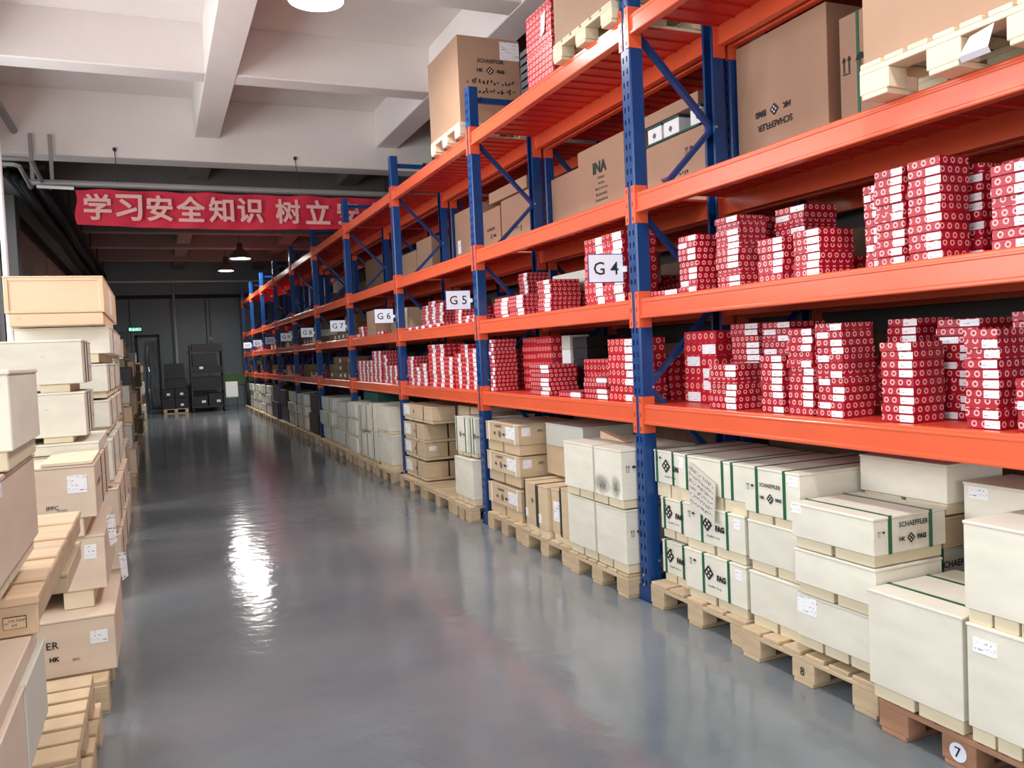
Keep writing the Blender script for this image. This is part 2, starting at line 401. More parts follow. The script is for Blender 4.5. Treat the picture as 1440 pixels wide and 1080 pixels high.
# left wall with window openings, pilasters, sills
wl = thing('wall_left', None, None, (0, 0, 0)); struct(wl)
wins = [(-4.5, -1.1), (-.5, 2.9), (3.5, 6.9), (7.5, 10.9), (11.5, 16.2)]
zl, zh = 1.5, 4.35
b = MB(); b.box(XW-.25, XW, YF, YB, 0, zl); b.build('lower_wall', WALL, wl)
b = MB(); b.box(XW-.25, XW, YF, YB, zh, 5.55); b.build('upper_wall', WALL, wl)
ys = [YF]+[t for ab in wins for t in ab]+[YB]
for a0, a1 in zip(ys[::2], ys[1::2]):
    b = MB(); b.box(XW-.25, XW, a0, a1, zl, zh); b.build('pier', WALL, wl)
for i, (a0, a1) in enumerate(wins):
    t = thing('window_%d' % (i+1), None, None, (XW-.12, (a0+a1)/2, zl)); struct(t)
    for z in (zl, (zl+zh)/2+.4, zh-.06):
        b = MB(); b.box(XW-.15, XW-.09, a0, a1, z, z+.06); b.build('frame', WINF, t)
    n = 3
    for j in range(n+1):
        y = a0+(a1-a0-.06)*j/n; b = MB(); b.box(XW-.15, XW-.09, y, y+.06, zl+.06, zh-.06); b.build('frame', WINF, t)
# grey wall panels and a steel column seen above the left stacks
for yy_, ww in ((17.7, 2.3), (20.1, 2.3), (22.9, 2.4)):
    b = MB(); b.box(XW, XW+.05, yy_, yy_+ww, 1.2, 4.33, c=.01); b.build('wall_panel', WALL, wl)
b = MB(); b.box(XW, XW+.25, 16.35, 16.75, 0, 5.5, c=.01); b.build('steel_column', GREYP, wl)
b = MB(); b.box(XW, XW+.06, 16.8, YB-.1, 4.36, 5.5, c=.01); b.build('wall_rail', DARKM, wl)
# front wall behind the camera, with the open roller door
wf = thing('wall_front', None, None, (0, 0, 0)); struct(wf)
b = MB(); b.box(XW, -1.9, YF-.25, YF, 0, 5.55); b.box(3.1, XR, YF-.25, YF, 0, 5.55); b.box(-1.9, 3.1, YF-.25, YF, 4.1, 5.55); b.build('masonry', WALL, wf)
b = MB()
for k in range(8): b.box(-1.9, 3.1, YF-.2, YF-.1, 3.96+k*.0, 4.08)
b.build('rolled_door_edge', GREYP, wf)
# ceiling beams
n = 1
def trim(m, *a):
    global n
    o = sbox('trim_%d' % n, m, *a, c=.012); n += 1
    return o
for y0 in (-4.2, -1.3, 1.7, 4.6, 7.45, 10.36):
    trim(CONC, XW, XR, y0, y0+.34, 4.98, 5.56)
trim(CONC, XW, XR, 13.3, 13.72, 4.62, 5.56)
for y0 in (16.4, 19.3, 22.2, 25.1, 28.2): trim(CONC_SHADE, XW, XR, y0, y0+.34, 4.86, 5.56)
for x0 in (.72, 3.48):
    for ya, yb in ((-6, 13.3), (13.72, 31.9)): trim(CONC if ya < 0 else CONC_SHADE, x0, x0+.36, ya, yb, 4.975, 5.565)
trim(CONC, XW, XW+.45, -6, 13.3, 4.6, 5.56)
trim(CONC_SHADE, XW, XW+.45, 13.72, 31.9, 4.6, 5.56)
# ------------------------------------------------------------------ the pallet rack
YP = [1.71, 4.43, 7.15, 9.85, 12.63, 15.4, 18.1, 20.8, 23.5, 26.2, 28.9]
LV = [(1.049, 1.275), (1.698, 1.919), (2.333, 2.561), (3.382, 3.626)]
SURF = [a+.172 for a, _ in LV]      # shelf surfaces
SURF = [1.228, 1.876, 2.517, 3.578]
TOP = 3.985
def post_mesh(sign):
    """upright: perforated face towards sign*x, local x 0..0.09 from the face inward, y -0.105..0"""
    b = MB(); W, D = .105, .09; H = TOP; pit = .0747; rows = int(H/pit); ch = .008
    cols = [(-W+ch, -W+.026), (-W+.026, -W+.038), (-W+.038, -.038), (-.038, -.026), (-.026, -ch)]
    def X(t): return t if sign < 0 else -t
    z = 0
    for r in range(rows+1):
        z0 = r*pit; z1 = min(z0+pit, H); zh0, zh1 = z0+.022, z0+.055
        for k, (a, c_) in enumerate(cols):
            if k in (1, 3) and zh1 < z1:
                b.quad([(X(0), a, z0), (X(0), c_, z0), (X(0), c_, zh0), (X(0), a, zh0)])
                b.quad([(X(0), a, zh1), (X(0), c_, zh1), (X(0), c_, z1), (X(0), a, z1)])
            else: b.quad([(X(0), a, z0), (X(0), c_, z0), (X(0), c_, z1), (X(0), a, z1)])
    pr = [(0, -W+ch), (ch, -W), (D, -W), (D, -W+.02), (D-.003, -W+.02), (D-.003, -W+.004), (.006, -W+.004), (.006, -.004), (D-.003, -.004), (D-.003, -.02), (D, -.02), (D, 0), (ch, 0), (0, -ch)]
    for (xa, ya), (xb, yb) in zip(pr, pr[1:]):
        if (xa, xb) == (.006, .006): continue
        b.quad([(X(xa), ya, 0), (X(xb), yb, 0), (X(xb), yb, H), (X(xa), ya, H)])
    b.quad([(X(0), -W, H), (X(D), -W, H), (X(D), 0, H), (X(0), 0, H)])
    return b
def bolts(b, x, y, zs, nx):
    for z in zs: b.tube([(x, y, z), (x+nx[0], y+nx[1], z)], .009, 6)
RACKX = ((2.72, 3.42), (3.46, 4.16))
PM = {}
def rack(idx, label):
    xf, xr = RACKX[idx]
    root = thing('pallet_rack', label, 'rack', (xf, YP[0], 0))
    for i, yp in enumerate(YP):
        for sgn, x in ((-1, xf), (1, xr)):
            if sgn not in PM: PM[sgn] = post_mesh(sgn).mesh('post', BLUE)
            o = bpy.data.objects.new('post', PM[sgn]); C.objects.link(o); o.parent = root
            o.location = Vector((x, yp, 0))-Vector(WL[root.name]); WL[o.name] = (x, yp, 0)
            b = MB(); fx = (x-.012, x+.10) if sgn < 0 else (x-.10, x+.012)
            b.box(fx[0], fx[1], yp-.12, yp+.012, 0, .006); b.box(fx[0]+.01, fx[1]-.01, yp-.115, yp+.008, 0, .09, skip='z+')
            me = b.mesh('foot_plate', BLUE, (x, yp, 0))
            f = bpy.data.objects.new('foot_plate', me); C.objects.link(f); f.parent = o
        # lattice
        zs = [.25, .8, 1.33, 1.85, 2.4, 2.95, 3.5, 3.86]; side = [0, 1, 0, 1, 0, 1, 0, 1]
        yb_ = yp-.052
        for k in range(len(zs)-1):
            xa, xb = ((xf+.075, xr-.075) if side[k] == 0 else (xr-.075, xf+.075))
            b = MB(); b.bar((xa, yb_, zs[k]), (xb, yb_, zs[k+1]), .028, .045, (0, 1, 0)); b.build('brace', BLUE, root)
        for z in (.12, 3.88):
            b = MB(); b.bar((xf+.07, yb_, z), (xr-.07, yb_, z), .028, .05); b.build('brace', BLUE, root)
        if i < 6 and idx == 0:
            b = MB()
            for k, z in enumerate(zs): bolts(b, (xf+.08 if side[k] == 0 else xr-.08), yp-.105, [z], (0, -.006))
            for z in (.1, .16): bolts(b, xf, yp-.05, [z], (-.005, 0))
            b.build('bolt', ZINC, root)
    for i in range(len(YP)-1):
        ya, yb = YP[i], YP[i+1]-.105
        for l, (c0, c1) in enumerate(LV):
            s = SURF[l]
            for side in (0, 1):
                if side == 0: f = lambda t: xf+.004+t
                else: f = lambda t: xr-.004-t
                pr = [(f(.006), s-.006), (f(.012), s), (f(.046), s), (f(.046), s-.026), (f(.05), s-.026), (f(.05), s-.122), (f(.0), s-.122), (f(-.003), s-.117), (f(-.003), s-.108), (f(.006), s-.102), (f(.006), s-.028), (f(.003), s-.024), (f(.003), s-.018), (f(.006), s-.014)]
                if idx == 1 and i > 6: continue
                b = MB(); b.prism(pr, 'y', ya+.002, yb-.002)
                bm = b.build('beam', ORANGE, root, fix=True)
                for e, ye in ((0, ya), (1, yb)):
                    # connector: hooked plate on the post face and end plate on its side
                    b = MB(); q = 1 if e == 0 else -1
                    y_in, y_out = ye, ye-q*.036
                    lo, hi = min(y_in+q*.004, y_out), max(y_in+q*.004, y_out)
                    xs = (xf-.005, xf-.001) if side == 0 else (xr+.001, xr+.005)
                    b.box(xs[0], xs[1], lo, hi, c0, c1, c=.001)
                    lo, hi = min(ye+q*.001, ye+q*.005), max(ye+q*.001, ye+q*.005)
                    xs2 = (xf-.005, xf+.085) if side == 0 else (xr-.085, xr+.005)
                    b.box(xs2[0], xs2[1], lo, hi, c0, c1, c=.001)
                    cn = b.build('end_connector', ORANGE, bm)
                    if side == 0 and idx == 0 and i < 4:
                        b = MB(); ym = ye-q*.02
                        for z in (.12, .5, .88):
                            zz = c0+(c1-c0)*z; b.box(xf-.0056, xf-.0048, ym-.004, ym+.004, zz-.013, zz+.013)
                        b.build('slot_mark', INK, bm)
    # decking: ribbed steel panels lying across the beams
    far = MB()
    for i in range(len(YP)-1):
        ya, yb = YP[i]+.03, YP[i+1]-.13; npan = 17; wd = (yb-ya)/npan
        for l in range(4):
            s = SURF[l]
            if idx == 1 and (i > 6): continue
            for k in range(npan):
                y0 = ya+k*wd+.001; y1 = y0+wd-.002; xa, xb = xf+.052, xr-.052
                pr = [(y0, s-.014), (y0+.003, s-.014), (y0+.003, s-.004), (y1-.003, s-.004), (y1-.003, s-.014), (y1, s-.014), (y1, s-.001), (y0, s-.001)]
                t = MB() if (idx == 0 and i < 4) else far
                t.prism(pr, 'x', xa, xb)
                if t is not far:
                    t.build('deck_panel', DECK, root, fix=True)
    o = far.build('deck_panel', DECK, root, fix=True); o['kind'] = 'stuff'
    return root
rack(0, 'blue and orange pallet rack with numbered signs running along the right of the aisle')
rack(1, 'blue and orange rack standing back to back behind the aisle-side rack')

# ------------------------------------------------------------------ signs G4 ...
for i in range(1, 11):
    y = YP[i]; g = i+3
    if g > 12: break
    ys_ = y+.03; a_ = math.radians(81); W = .235
    t = thing('bay_sign', 'white bay sign reading G%d sticking out from its rack post' % g, 'sign', (2.705, ys_, 2.0), 'bay number signs')
    # sign plate built along -x from the post, then turned slightly about the post
    b = MB(); b.box(2.705-W, 2.705, ys_, ys_+.006, 1.985, 2.165, c=.002); b.build('frame', SIGNB, t)
    b = MB(); b.box(2.705-W+.006, 2.699, ys_-.0015, ys_, 1.991, 2.159); b.build('panel', SIGNW, t)
    b = MB(); b.box(2.700, 2.7185, ys_-.02, ys_+.02, 2.05, 2.085); b.build('clip', WHITE, t)
    text('G%d' % g if g > 9 else 'G %d' % g, 'n', (2.705-W/2, ys_-.003, 2.075), .08, t, sx=1.0 if g < 10 else .8)
    t.rotation_euler.z = -(math.pi/2-a_)

# ------------------------------------------------------------------ pallets
_pal = {}
def pallet(label, x0, x1, y0, y1, z=0, h=.15, boards=6, m=None, group=None, mark=None, blocks=3):
    m = m or WOOD
    wx, wy = x1-x0, y1-y0
    t = thing('wooden_pallet', label, 'pallet', (x0, y0, z), group)
    def part(nm, a, c=.003):
        key = (nm, tuple(round(q, 3) for q in (a[1]-a[0], a[3]-a[2], a[5]-a[4])), m.name)
        if key not in _pal:
            b = MB(); b.box(0, a[1]-a[0], 0, a[3]-a[2], 0, a[5]-a[4], c=c); _pal[key] = b.mesh(nm, m)
        o = bpy.data.objects.new(nm, _pal[key]); C.objects.link(o); o.parent = t; o.location = (a[0], a[2], a[4]); WL[o.name] = WL[t.name]
        return o
    hb, ht, hs = .02, .022, .02
    bw = .14
    bx = [0, (wx-.1)/2, wx-.1]
    bys = [wy*k/(blocks-1)-bw*k/(blocks-1) for k in range(blocks)]
    for k, yb in enumerate(bys):
        part('bottom_board', (0, wx, yb+.01, yb+bw-.01, 0, hb))
        for xb in bx: part('block', (xb, xb+.1, yb, yb+bw, hb, h-ht-hs))
    for xb in bx: part('stringer_board', (xb, xb+.1, 0, wy, h-ht-hs, h-hs))
    for k in range(boards):
        w_ = wy/boards; gp = w_*.22 if 0 < k < boards-1 else w_*.1
        part('deck_board', (0, wx, k*w_+gp/2, (k+1)*w_-gp/2, h-hs, h))
    if mark:
        s, plate = mark; pos = (x0-.002, y0+bys[1]+bw/2, z+hb+(h-ht-hs-hb)/2)
        if plate:
            b = MB(); b.tube([(x0-.001, pos[1], pos[2]), (x0-.003, pos[1], pos[2])], .035, 20); b.build('number_sticker', SIGNW, t)
        text(s, 'a', (x0-.004, pos[1], pos[2]), .04, t)
    return t

# ------------------------------------------------------------------ crates
def crate(label, x0, x1, y0, y1, z0, z1, m=None, skid='y', sh=.05, straps=(), sm=None, prints=(), stickers=(), name='plywood_crate', cat='crate', group=None, lid=True, skm=None, sk_n=3):
    m = m or CREAM; sm = sm or GREEN
    base = z0-(sh if skid else 0)
    t = thing(name, label, cat, ((x0+x1)/2, (y0+y1)/2, base), group)
    b = MB(); b.box(x0, x1, y0, y1, z0, z1-(.012 if lid else 0), c=.003); b.build('body', m, t)
    if lid:
        b = MB(); b.box(x0-.003, x1+.003, y0-.003, y1+.003, z1-.012, z1, c=.003); b.build('lid', m, t)
    if skid:
        for k in range(sk_n):
            b = MB()
            if skid == 'y':   # skid blocks seen as pieces along the aisle face, running inward
                w_ = (y1-y0)*.30; yc = y0+(y1-y0)*(k+.5)/sk_n; b.box(x0+.012, x1-.012, yc-w_/2*3/sk_n, yc+w_/2*3/sk_n, base, z0, c=.003)
            else:
                w_ = (x1-x0)*(.24 if sk_n < 3 else .17); xc = x0+(x1-x0)*(k+.5)/sk_n; b.box(xc-w_/2, xc+w_/2, y0+.01, y1-.01, base, z0, c=.003)
            b.build('skid', skm or SKID, t)
    e = .0035
    for ax, p in straps:
        b = MB()
        if ax == 'y':     # loop in the x-z plane at y=p
            w_ = .009
            b.box(x0-e, x0, p-w_, p+w_, z0, z1+.0015); b.box(x1, x1+e, p-w_, p+w_, z0, z1+.0015); b.box(x0, x1, p-w_, p+w_, z1, z1+.0015)
        else:
            w_ = .009
            b.box(p-w_, p+w_, y0-e, y0, z0, z1+e); b.box(p-w_, p+w_, y1, y1+e, z0, z1+e); b.box(p-w_, p+w_, y0, y1, z1, z1+.0015)
        b.build('strap', sm, t)
    def fp(face, u, v, d=.005):
        return {'a': (x0-d, y1-u, z0+v), 'n': (x0+u, y0-d, z0+v), 's': (x1+d, y0+u, z0+v)}[face]
    for q in prints:
        face, s, u, v, h = q[:5]; mm = q[5] if len(q) > 5 else INK; fl = q[6] if len(q) > 6 else False
        if s == '<>': emblem(face, fp(face, u, v), h, t)
        elif s == '^^': arrows(face, fp(face, u, v), h, t)
        elif s.startswith('~'): scribble(face, fp(face, u, v), h, h*float(s[2:] or .4), t, seed=int(s[1]))
        else: text(s, face, fp(face, u, v), h, t, mm, flip=fl)
    for face, u, v, ww, hh in stickers:
        b = MB(); p = fp(face, u, v, 0); d = .0025
        if face == 'a': b.box(p[0]-d, p[0], p[1]-ww/2, p[1]+ww/2, p[2]-hh/2, p[2]+hh/2)
        elif face == 'n': b.box(p[0]-ww/2, p[0]+ww/2, p[1]-d, p[1], p[2]-hh/2, p[2]+hh/2)
        else: b.box(p[0], p[0]+d, p[1]-ww/2, p[1]+ww/2, p[2]-hh/2, p[2]+hh/2)
        b.build('paper_label', PAPER, t)
    return t
BR = lambda u, v, h, face='a': [(face, 'SCHAEFFLER', u, v+h*1.05, h*.33), (face, 'HK', u-h*.95, v, h*.28), (face, '<>', u-.0*h, v, h*.85), (face, 'FAG', u+h*.98, v, h*.30)]
G1 = 'cream crates in the rack bay beside sign G4'
# --- bay right of sign G4, pallet A (behind post) -------------------------------------------
pallet('pallet standing just right of the post with sign G4', 2.70, 3.40, 3.38, 4.28, group='floor pallets under the rack', boards=5)
def fagcrate(label, x0, x1, y0, y1, z0, z1, s1, s2, cx, stk=True):
    v = (z1-z0)
    crate(label, x0, x1, y0, y1, z0, z1, straps=(('y', s1), ('y', s2)), skid='y', sh=.055, group=G1, sk_n=2,
          prints=[('a', '<>', y1-cx-.05, v*.56, .085), ('a', 'FAG', y1-cx+.06, v*.5, .034), ('a', 'Schaeffler Group', y1-cx, v*.24, .016, INKG), ('a', '^^', .06, v*.72, .035)],
          stickers=[('a', y1-y0-.06, v*.75, .05, .05)] if stk else [])
fagcrate('cream crate with green straps, lowest in the stack touching post G4', 2.78, 3.38, 4.00, 4.255, .205, .405, 4.215, 4.035, 4.12, False)
fagcrate('cream crate with green straps, middle of the stack touching post G4', 2.78, 3.38, 4.00, 4.255, .475, .665, 4.215, 4.035, 4.12, False)
crate('cream crate with green straps, topmost of the stack touching post G4', 2.78, 3.40, 4.01, 4.31, .75, .95, straps=(('y', 4.28), ('y', 4.11)), sh=.085, sk_n=2, group=G1,
      prints=[('a', '<>', .13, .11, .085), ('a', 'FAG', .24, .10, .034), ('a', 'Schaeffler Group', .17, .045, .016, INKG), ('a', '^^', .04, .15, .03)])
fagcrate('cream crate with green straps, lowest in second stack right of post G4', 2.72, 3.30, 3.40, 3.93, .205, .43, 3.76, 3.54, 3.66)
fagcrate('cream crate with green straps, middle of second stack right of post G4', 2.72, 3.30, 3.40, 3.93, .488, .69, 3.76, 3.54, 3.66)
crate('cream crate behind the propped handwritten card, topmost of second stack', 2.73, 3.32, 3.395, 3.985, .76, .958, straps=(('y', 3.9), ('y', 3.58), ('y', 3.50)), sh=.07, sk_n=3, group=G1, stickers=[('a', .03, .15, .04, .06)])
# handwritten card
t = thing('handwritten_card', 'grey card with handwritten lines propped against the top cream crate', 'card', (2.70, 3.72, .70))
b = MB(); P = [(2.715, 3.86, .93), (2.685, 3.82, .685), (2.680, 3.60, .625), (2.712, 3.62, .83)]
b.quad(P[::-1]); b.quad([(x+.006, y, z) for x, y, z in P]);
for k in range(4): b.quad([P[k], P[(k+1) % 4], tuple(Vector(P[(k+1) % 4])+Vector((.006, 0, 0))), tuple(Vector(P[k])+Vector((.006, 0, 0)))])
b.build('sheet', mat('grey_card', rgb(196, 190, 180), .8), t)
b = MB(); rr = random.Random(3)
A0, B0, C0, D0 = [Vector(p) for p in P]
for r_ in range(6):
    for k in range(15):
        v = (r_+.7)/6.8; u = (k+.6)/16; p0 = (A0*(1-u)+D0*u)*(1-v)+(B0*(1-u)+C0*u)*v
        q = [p0+Vector((-.003, rr.uniform(-.006, .006), rr.uniform(-.011, .011))) for _ in range(3)]
        for a_, c_ in zip(q, q[1:]):
            d = (c_-a_).normalized(); nn = Vector((0, -d.z, d.y))*.0014
            b.quad([a_-nn, c_-nn, c_+nn, a_+nn])
b.build('handwriting', INK, t)
# --- pallet B with the 8 mark ----------------------------------------------------------------
pallet('pallet marked with the number 8 under the plain cream crates', 2.65, 3.42, 2.50, 3.365, mark=('8', False), boards=6, group='floor pallets under the rack')
crate('cream crate lettered on its aisle face, topmost of the third stack', 2.70, 3.42, 2.975, 3.365, .735, .965, straps=(('y', 3.27), ('y', 3.075)), sh=.045, sk_n=2, group=G1,
      prints=BR(.193, .085, .06)+[('a', '^^', .035, .13, .03)], stickers=[('a', .345, .19, .06, .05)])
crate('plain cream crate, middle of the stack right of the handwritten card', 2.71, 3.30, 2.98, 3.36, .485, .69, sh=.05, sk_n=2, group=G1)
crate('plain cream crate, lowest of the stack right of the handwritten card', 2.71, 3.30, 2.98, 3.36, .205, .43, sh=.055, sk_n=2, group=G1)
crate('wide low cream crate lettered on the end facing the camera', 2.61, 3.02, 2.465, 2.93, .70, .855, straps=(('x', 2.70), ('x', 2.93)), sh=.05, sk_n=2, group=G1,
      prints=[('n', 'SCHAEFFLER', .22, .115, .022), ('n', 'HK', .155, .055, .018), ('n', '<>', .205, .055, .045), ('n', 'FAG', .265, .055, .022), ('n', '^^', .03, .09, .022)], stickers=[('a', .03, .13, .06, .045)])
crate('low cream crate, second layer below the wide lettered one', 2.62, 3.0, 2.47, 2.93, .49, .645, sh=.05, sk_n=2, group=G1)
crate('low cream crate with small paper label, lowest layer beside the big crate', 2.64, 3.1, 2.50, 2.95, .235, .435, sh=.05, sk_n=3, group=G1, stickers=[('a', .07, .15, .12, .08)])
crate('strapped cream crate whose lettered end peeks out behind the big crate', 3.02, 3.34, 2.52, 2.95, .49, .66, straps=(('x', 3.06), ('x', 3.26)), skid=None, group=G1, prints=[('n', 'SCHAEFFLER', .14, .10, .03)])
crate('cream crate standing behind the lettered end of the strapped one', 3.11, 3.36, 2.56, 2.965, .235, .455, skid=None, group=G1)
# --- pallet C (dark, sticker 7) -----------------------------------------------------------------
pallet('dark weathered pallet with round 7 sticker nearest the camera', 2.60, 3.40, 1.73, 2.45, mark=('7', True), boards=8, m=mat('weathered_pallet_wood', rgb(168, 124, 96), .8, vary=.25, grain=((5, 5, 30), .2), bump=.3), group='floor pallets under the rack')
crate('big plain cream crate with strapped top standing on the 7 pallet', 2.56, 3.06, 2.035, 2.455, .205, .585, straps=(('x', 2.68), ('x', 2.90)), sm=GREEN, sh=.055, sk_n=2, group=G1)
crate('big cream crate at the right edge, under the other big one', 2.56, 3.08, 1.73, 2.015, .205, .575, sh=.055, sk_n=3, group=G1, stickers=[('a', .07, .30, .09, .05)])
crate('big cream crate at the right edge, on top of the other', 2.56, 3.085, 1.73, 2.02, .625, .935, sh=.05, sk_n=3, group=G1)
crate('cream crate with label behind the big crates under the lowest shelf', 3.10, 3.40, 1.75, 2.44, .50, .96, skid=None, group=G1, stickers=[('a', .07, .42, .09, .05)])
crate('cream crate at the back carrying the dark-topped one', 3.10, 3.40, 1.75, 2.44, .155, .49, skid=None, group=G1)
crate('cream crate highest at the back beside the lettered top crate', 3.05, 3.40, 2.48, 2.95, .86, 1.03, sh=.05, group=G1, skid='y', sk_n=2)
crate('plain crate holding up the highest back crate', 3.05, 3.40, 2.50, 2.94, .665, .80, skid=None, m=CREAM2, group=G1)

# --- bay between signs G4 and G5 -----------------------------------------------------------------
G2 = 'crates in the bay between signs G4 and G5'
pallet('pallet right of post G5 under the three labelled tan crates', 2.68, 3.40, 6.16, 6.93, group='floor pallets under the rack', boards=4)
pallet('pallet under the upright tan cartons between G4 and G5', 2.66, 3.40, 5.27, 6.14, group='floor pallets under the rack', boards=5)
pallet('pallet under the two big smudged cream crates left of G4', 2.64, 3.40, 4.445, 5.25, group='floor pallets under the rack', boards=6)
for k, (z0, z1, ww) in enumerate(((.24, .415, 'lowest'), (.53, .70, 'middle'), (.80, .965, 'topmost'))):
    crate('tan crate plastered with papers, %s in stack right of post G5' % ww, 2.72, 3.32, 6.25, 6.98, z0, z1, m=CREAM2, sh=.09, sk_n=2, skm=CREAM2, group=G2,
          straps=(('y', 6.90), ('y', 6.33)), sm=WHITE,
          prints=[('a', 'SCHAEFFLER', .30, .135, .02), ('a', '<>', .33, .07, .065), ('a', 'HK', .22, .07, .025), ('a', 'FAG', .42, .07, .022), ('n', 'IPPC', .20, .11, .02, INKG)],
          stickers=[('a', .55, .09, .18, .10), ('n', .07, .11, .08, .07), ('n', .50, .08, .22, .10)])
crate('small pale crate lying at the back above the tan ones', 2.95, 3.4, 5.55, 6.20, .80, .98, m=GREYBOX, skid=None, group=G2)
crate('tan crate supporting the small pale one at the back', 2.95, 3.4, 5.55, 6.20, .56, .80, m=CREAM2, skid=None, group=G2)
for k, (ya, yb, z1, dx) in enumerate(((6.03, 6.14, .545, .02), (5.84, 6.02, .535, .0), (5.64, 5.83, .54, -.01), (5.46, 5.63, .535, .02), (5.28, 5.45, .57, .0))):
    pos = ('first', 'second', 'third', 'fourth', 'fifth')[k]
    crate('upright tan crate with dark straps, %s right of the three-crate stack' % pos, 2.68+dx, 3.3, ya, yb, .20, z1, m=CREAM2, sh=.05, sk_n=1, straps=(('y', ya+.02),) if k % 2 else (('y', yb-.02),), sm=BLACK, group=G2,
          prints=[('a', '<>', (yb-ya)/2, .2, .045)] if k in (1,) else (), stickers=([('a', (yb-ya)*.55, .17, .11, .15)] if k == 3 else [('a', .05, .08, .05, .07)] if k in (0, 2) else []))
def m_smudge():
    m = CREAM.copy(); m.name = 'smudged_plywood'; n = m.node_tree.nodes; L = m.node_tree.links; b = n['Principled BSDF']
    src = b.inputs['Base Color'].links[0].from_socket
    tc = n.new('ShaderNodeTexCoord'); acc = None
    nz = n.new('ShaderNodeTexNoise'); nz.inputs['Scale'].default_value = 26; nz.inputs['Detail'].default_value = 6; nz.inputs['Roughness'].default_value = .8; L.new(tc.outputs['Object'], nz.inputs['Vector'])
    for (cy, cz, ry, rz) in ((-.14, .13, .13, .075), (-.32, .13, .07, .09)):
        mp = n.new('ShaderNodeMapping'); mp.vector_type = 'POINT'; mp.inputs['Location'].default_value = (0, -cy/ry, -cz/rz); mp.inputs['Scale'].default_value = (0, 1/ry, 1/rz); L.new(tc.outputs['Object'], mp.inputs[0])
        ln = n.new('ShaderNodeVectorMath'); ln.operation = 'LENGTH'; L.new(mp.outputs[0], ln.inputs[0])
        r = n.new('ShaderNodeMapRange'); r.inputs['From Min'].default_value = 1.15; r.inputs['From Max'].default_value = .2; L.new(ln.outputs['Value'], r.inputs[0])
        if acc is None: acc = r.outputs[0]
        else:
            mx_ = n.new('ShaderNodeMath'); mx_.operation = 'MAXIMUM'; L.new(acc, mx_.inputs[0]); L.new(r.outputs[0], mx_.inputs[1]); acc = mx_.outputs[0]
    mu = n.new('ShaderNodeMath'); mu.operation = 'MULTIPLY'; L.new(acc, mu.inputs[0]); L.new(nz.outputs[0], mu.inputs[1])
    r2 = n.new('ShaderNodeMapRange'); r2.inputs['From Min'].default_value = .12; r2.inputs['From Max'].default_value = .5; r2.inputs['To Max'].default_value = .85; L.new(mu.outputs[0], r2.inputs[0])
    mx = n.new('ShaderNodeMix'); mx.data_type = 'RGBA'; L.new(r2.outputs[0], mx.inputs[0]); L.new(src, mx.inputs[6]); mx.inputs[7].default_value = rgb(62, 62, 60)
    L.new(mx.outputs[2], b.inputs['Base Color']); return m
SMUDGE = m_smudge()
SEAM = mat('seam_tape', rgb(176, 172, 158), .6)
crate('large cream crate left of post G4, smudged black, upper', 2.62, 3.18, 4.442, 5.225, .625, .94, m=SMUDGE, sh=.055, sk_n=4, group=G2, straps=(('y', 4.79),), sm=SEAM, prints=[('n', '^^', .05, .2, .04)])
crate('large cream crate left of post G4, underneath the smudged one', 2.64, 3.20, 4.445, 5.235, .215, .56, sh=.06, sk_n=4, group=G2, straps=(('y', 4.83),), sm=SEAM, prints=[('n', '^^', .05, .2, .04)])
t = thing('wood_wedge', 'pale wooden offcut lying on top of the smudged crate', 'offcut', (2.9, 5.0, .942))
b = MB(); b.prism([(4.75, .945), (5.1, .945), (5.1, 1.0)], 'x', 2.85, 2.9); b.build('offcut', WOOD2, t, fix=True)

# --- bay between G5 and G6 -----------------------------------------------------------------------
G3 = 'crates in the bay between signs G5 and G6'
pallet('pallet half empty in front of the strapped brown crates left of G5', 2.62, 3.40, 7.72, 8.70, group='floor pallets under the rack', boards=7)
pallet('pallet right of post G6 under the brown crate stack', 2.64, 3.40, 8.74, 9.72, group='floor pallets under the rack', boards=6)
pallet('pallet under the white crate just left of post G5', 2.60, 3.40, 7.165, 7.68, group='floor pallets under the rack', boards=5)
for k, (z0, z1, yn, ww) in enumerate(((.20, .37, 8.85, 'lowest'), (.43, .59, 8.84, 'second lowest'), (.63, .80, 8.83, 'second highest'), (.86, 1.01, 8.52, 'topmost'))):
    crate('brown strapped crate right of post G6, %s of four' % ww, 2.70, 3.38, yn, 9.64, z0, z1, m=CREAM2, sh=.034, sk_n=3, straps=(('y', yn+.3), ('x', 2.98)), sm=BLACK, group=G3,
          stickers=[('a', .17, .09, .22, .12)]+([('n', .10, .10, .09, .05)] if k == 1 else []), prints=[('a', '<>', .45, .08, .05)])
for k, (ya, yb, dx) in enumerate(((7.33, 7.65, 0), (7.165, 7.315, .02))):
    crate('tall white crate with green straps over the cream one, %s' % ('far one' if k == 0 else 'near one against post G5'), 2.66+dx, 3.3, ya, yb, .64, .975, sh=.035, sk_n=2, straps=(('y', yb-.04), ('y', ya+.04)), group=G3,
          prints=[('a', '<>', .15, .17, .06), ('a', 'FAG', .24, .17, .022)])
crate('plain cream crate below the two green-strapped white crates', 2.64, 3.3, 7.165, 7.66, .215, .585, sh=.06, sk_n=3, group=G3)
crate('brown carton at the back left of the white crates', 2.95, 3.4, 7.68, 8.35, .86, 1.03, m=CREAM2, skid=None, straps=(('y', 8.0),), sm=BLACK, group=G3)
crate('brown carton at the back holding up another', 2.95, 3.4, 7.75, 8.40, .155, .855, m=CREAM2, skid=None, straps=(('y', 8.0),), sm=BLACK, group=G3)

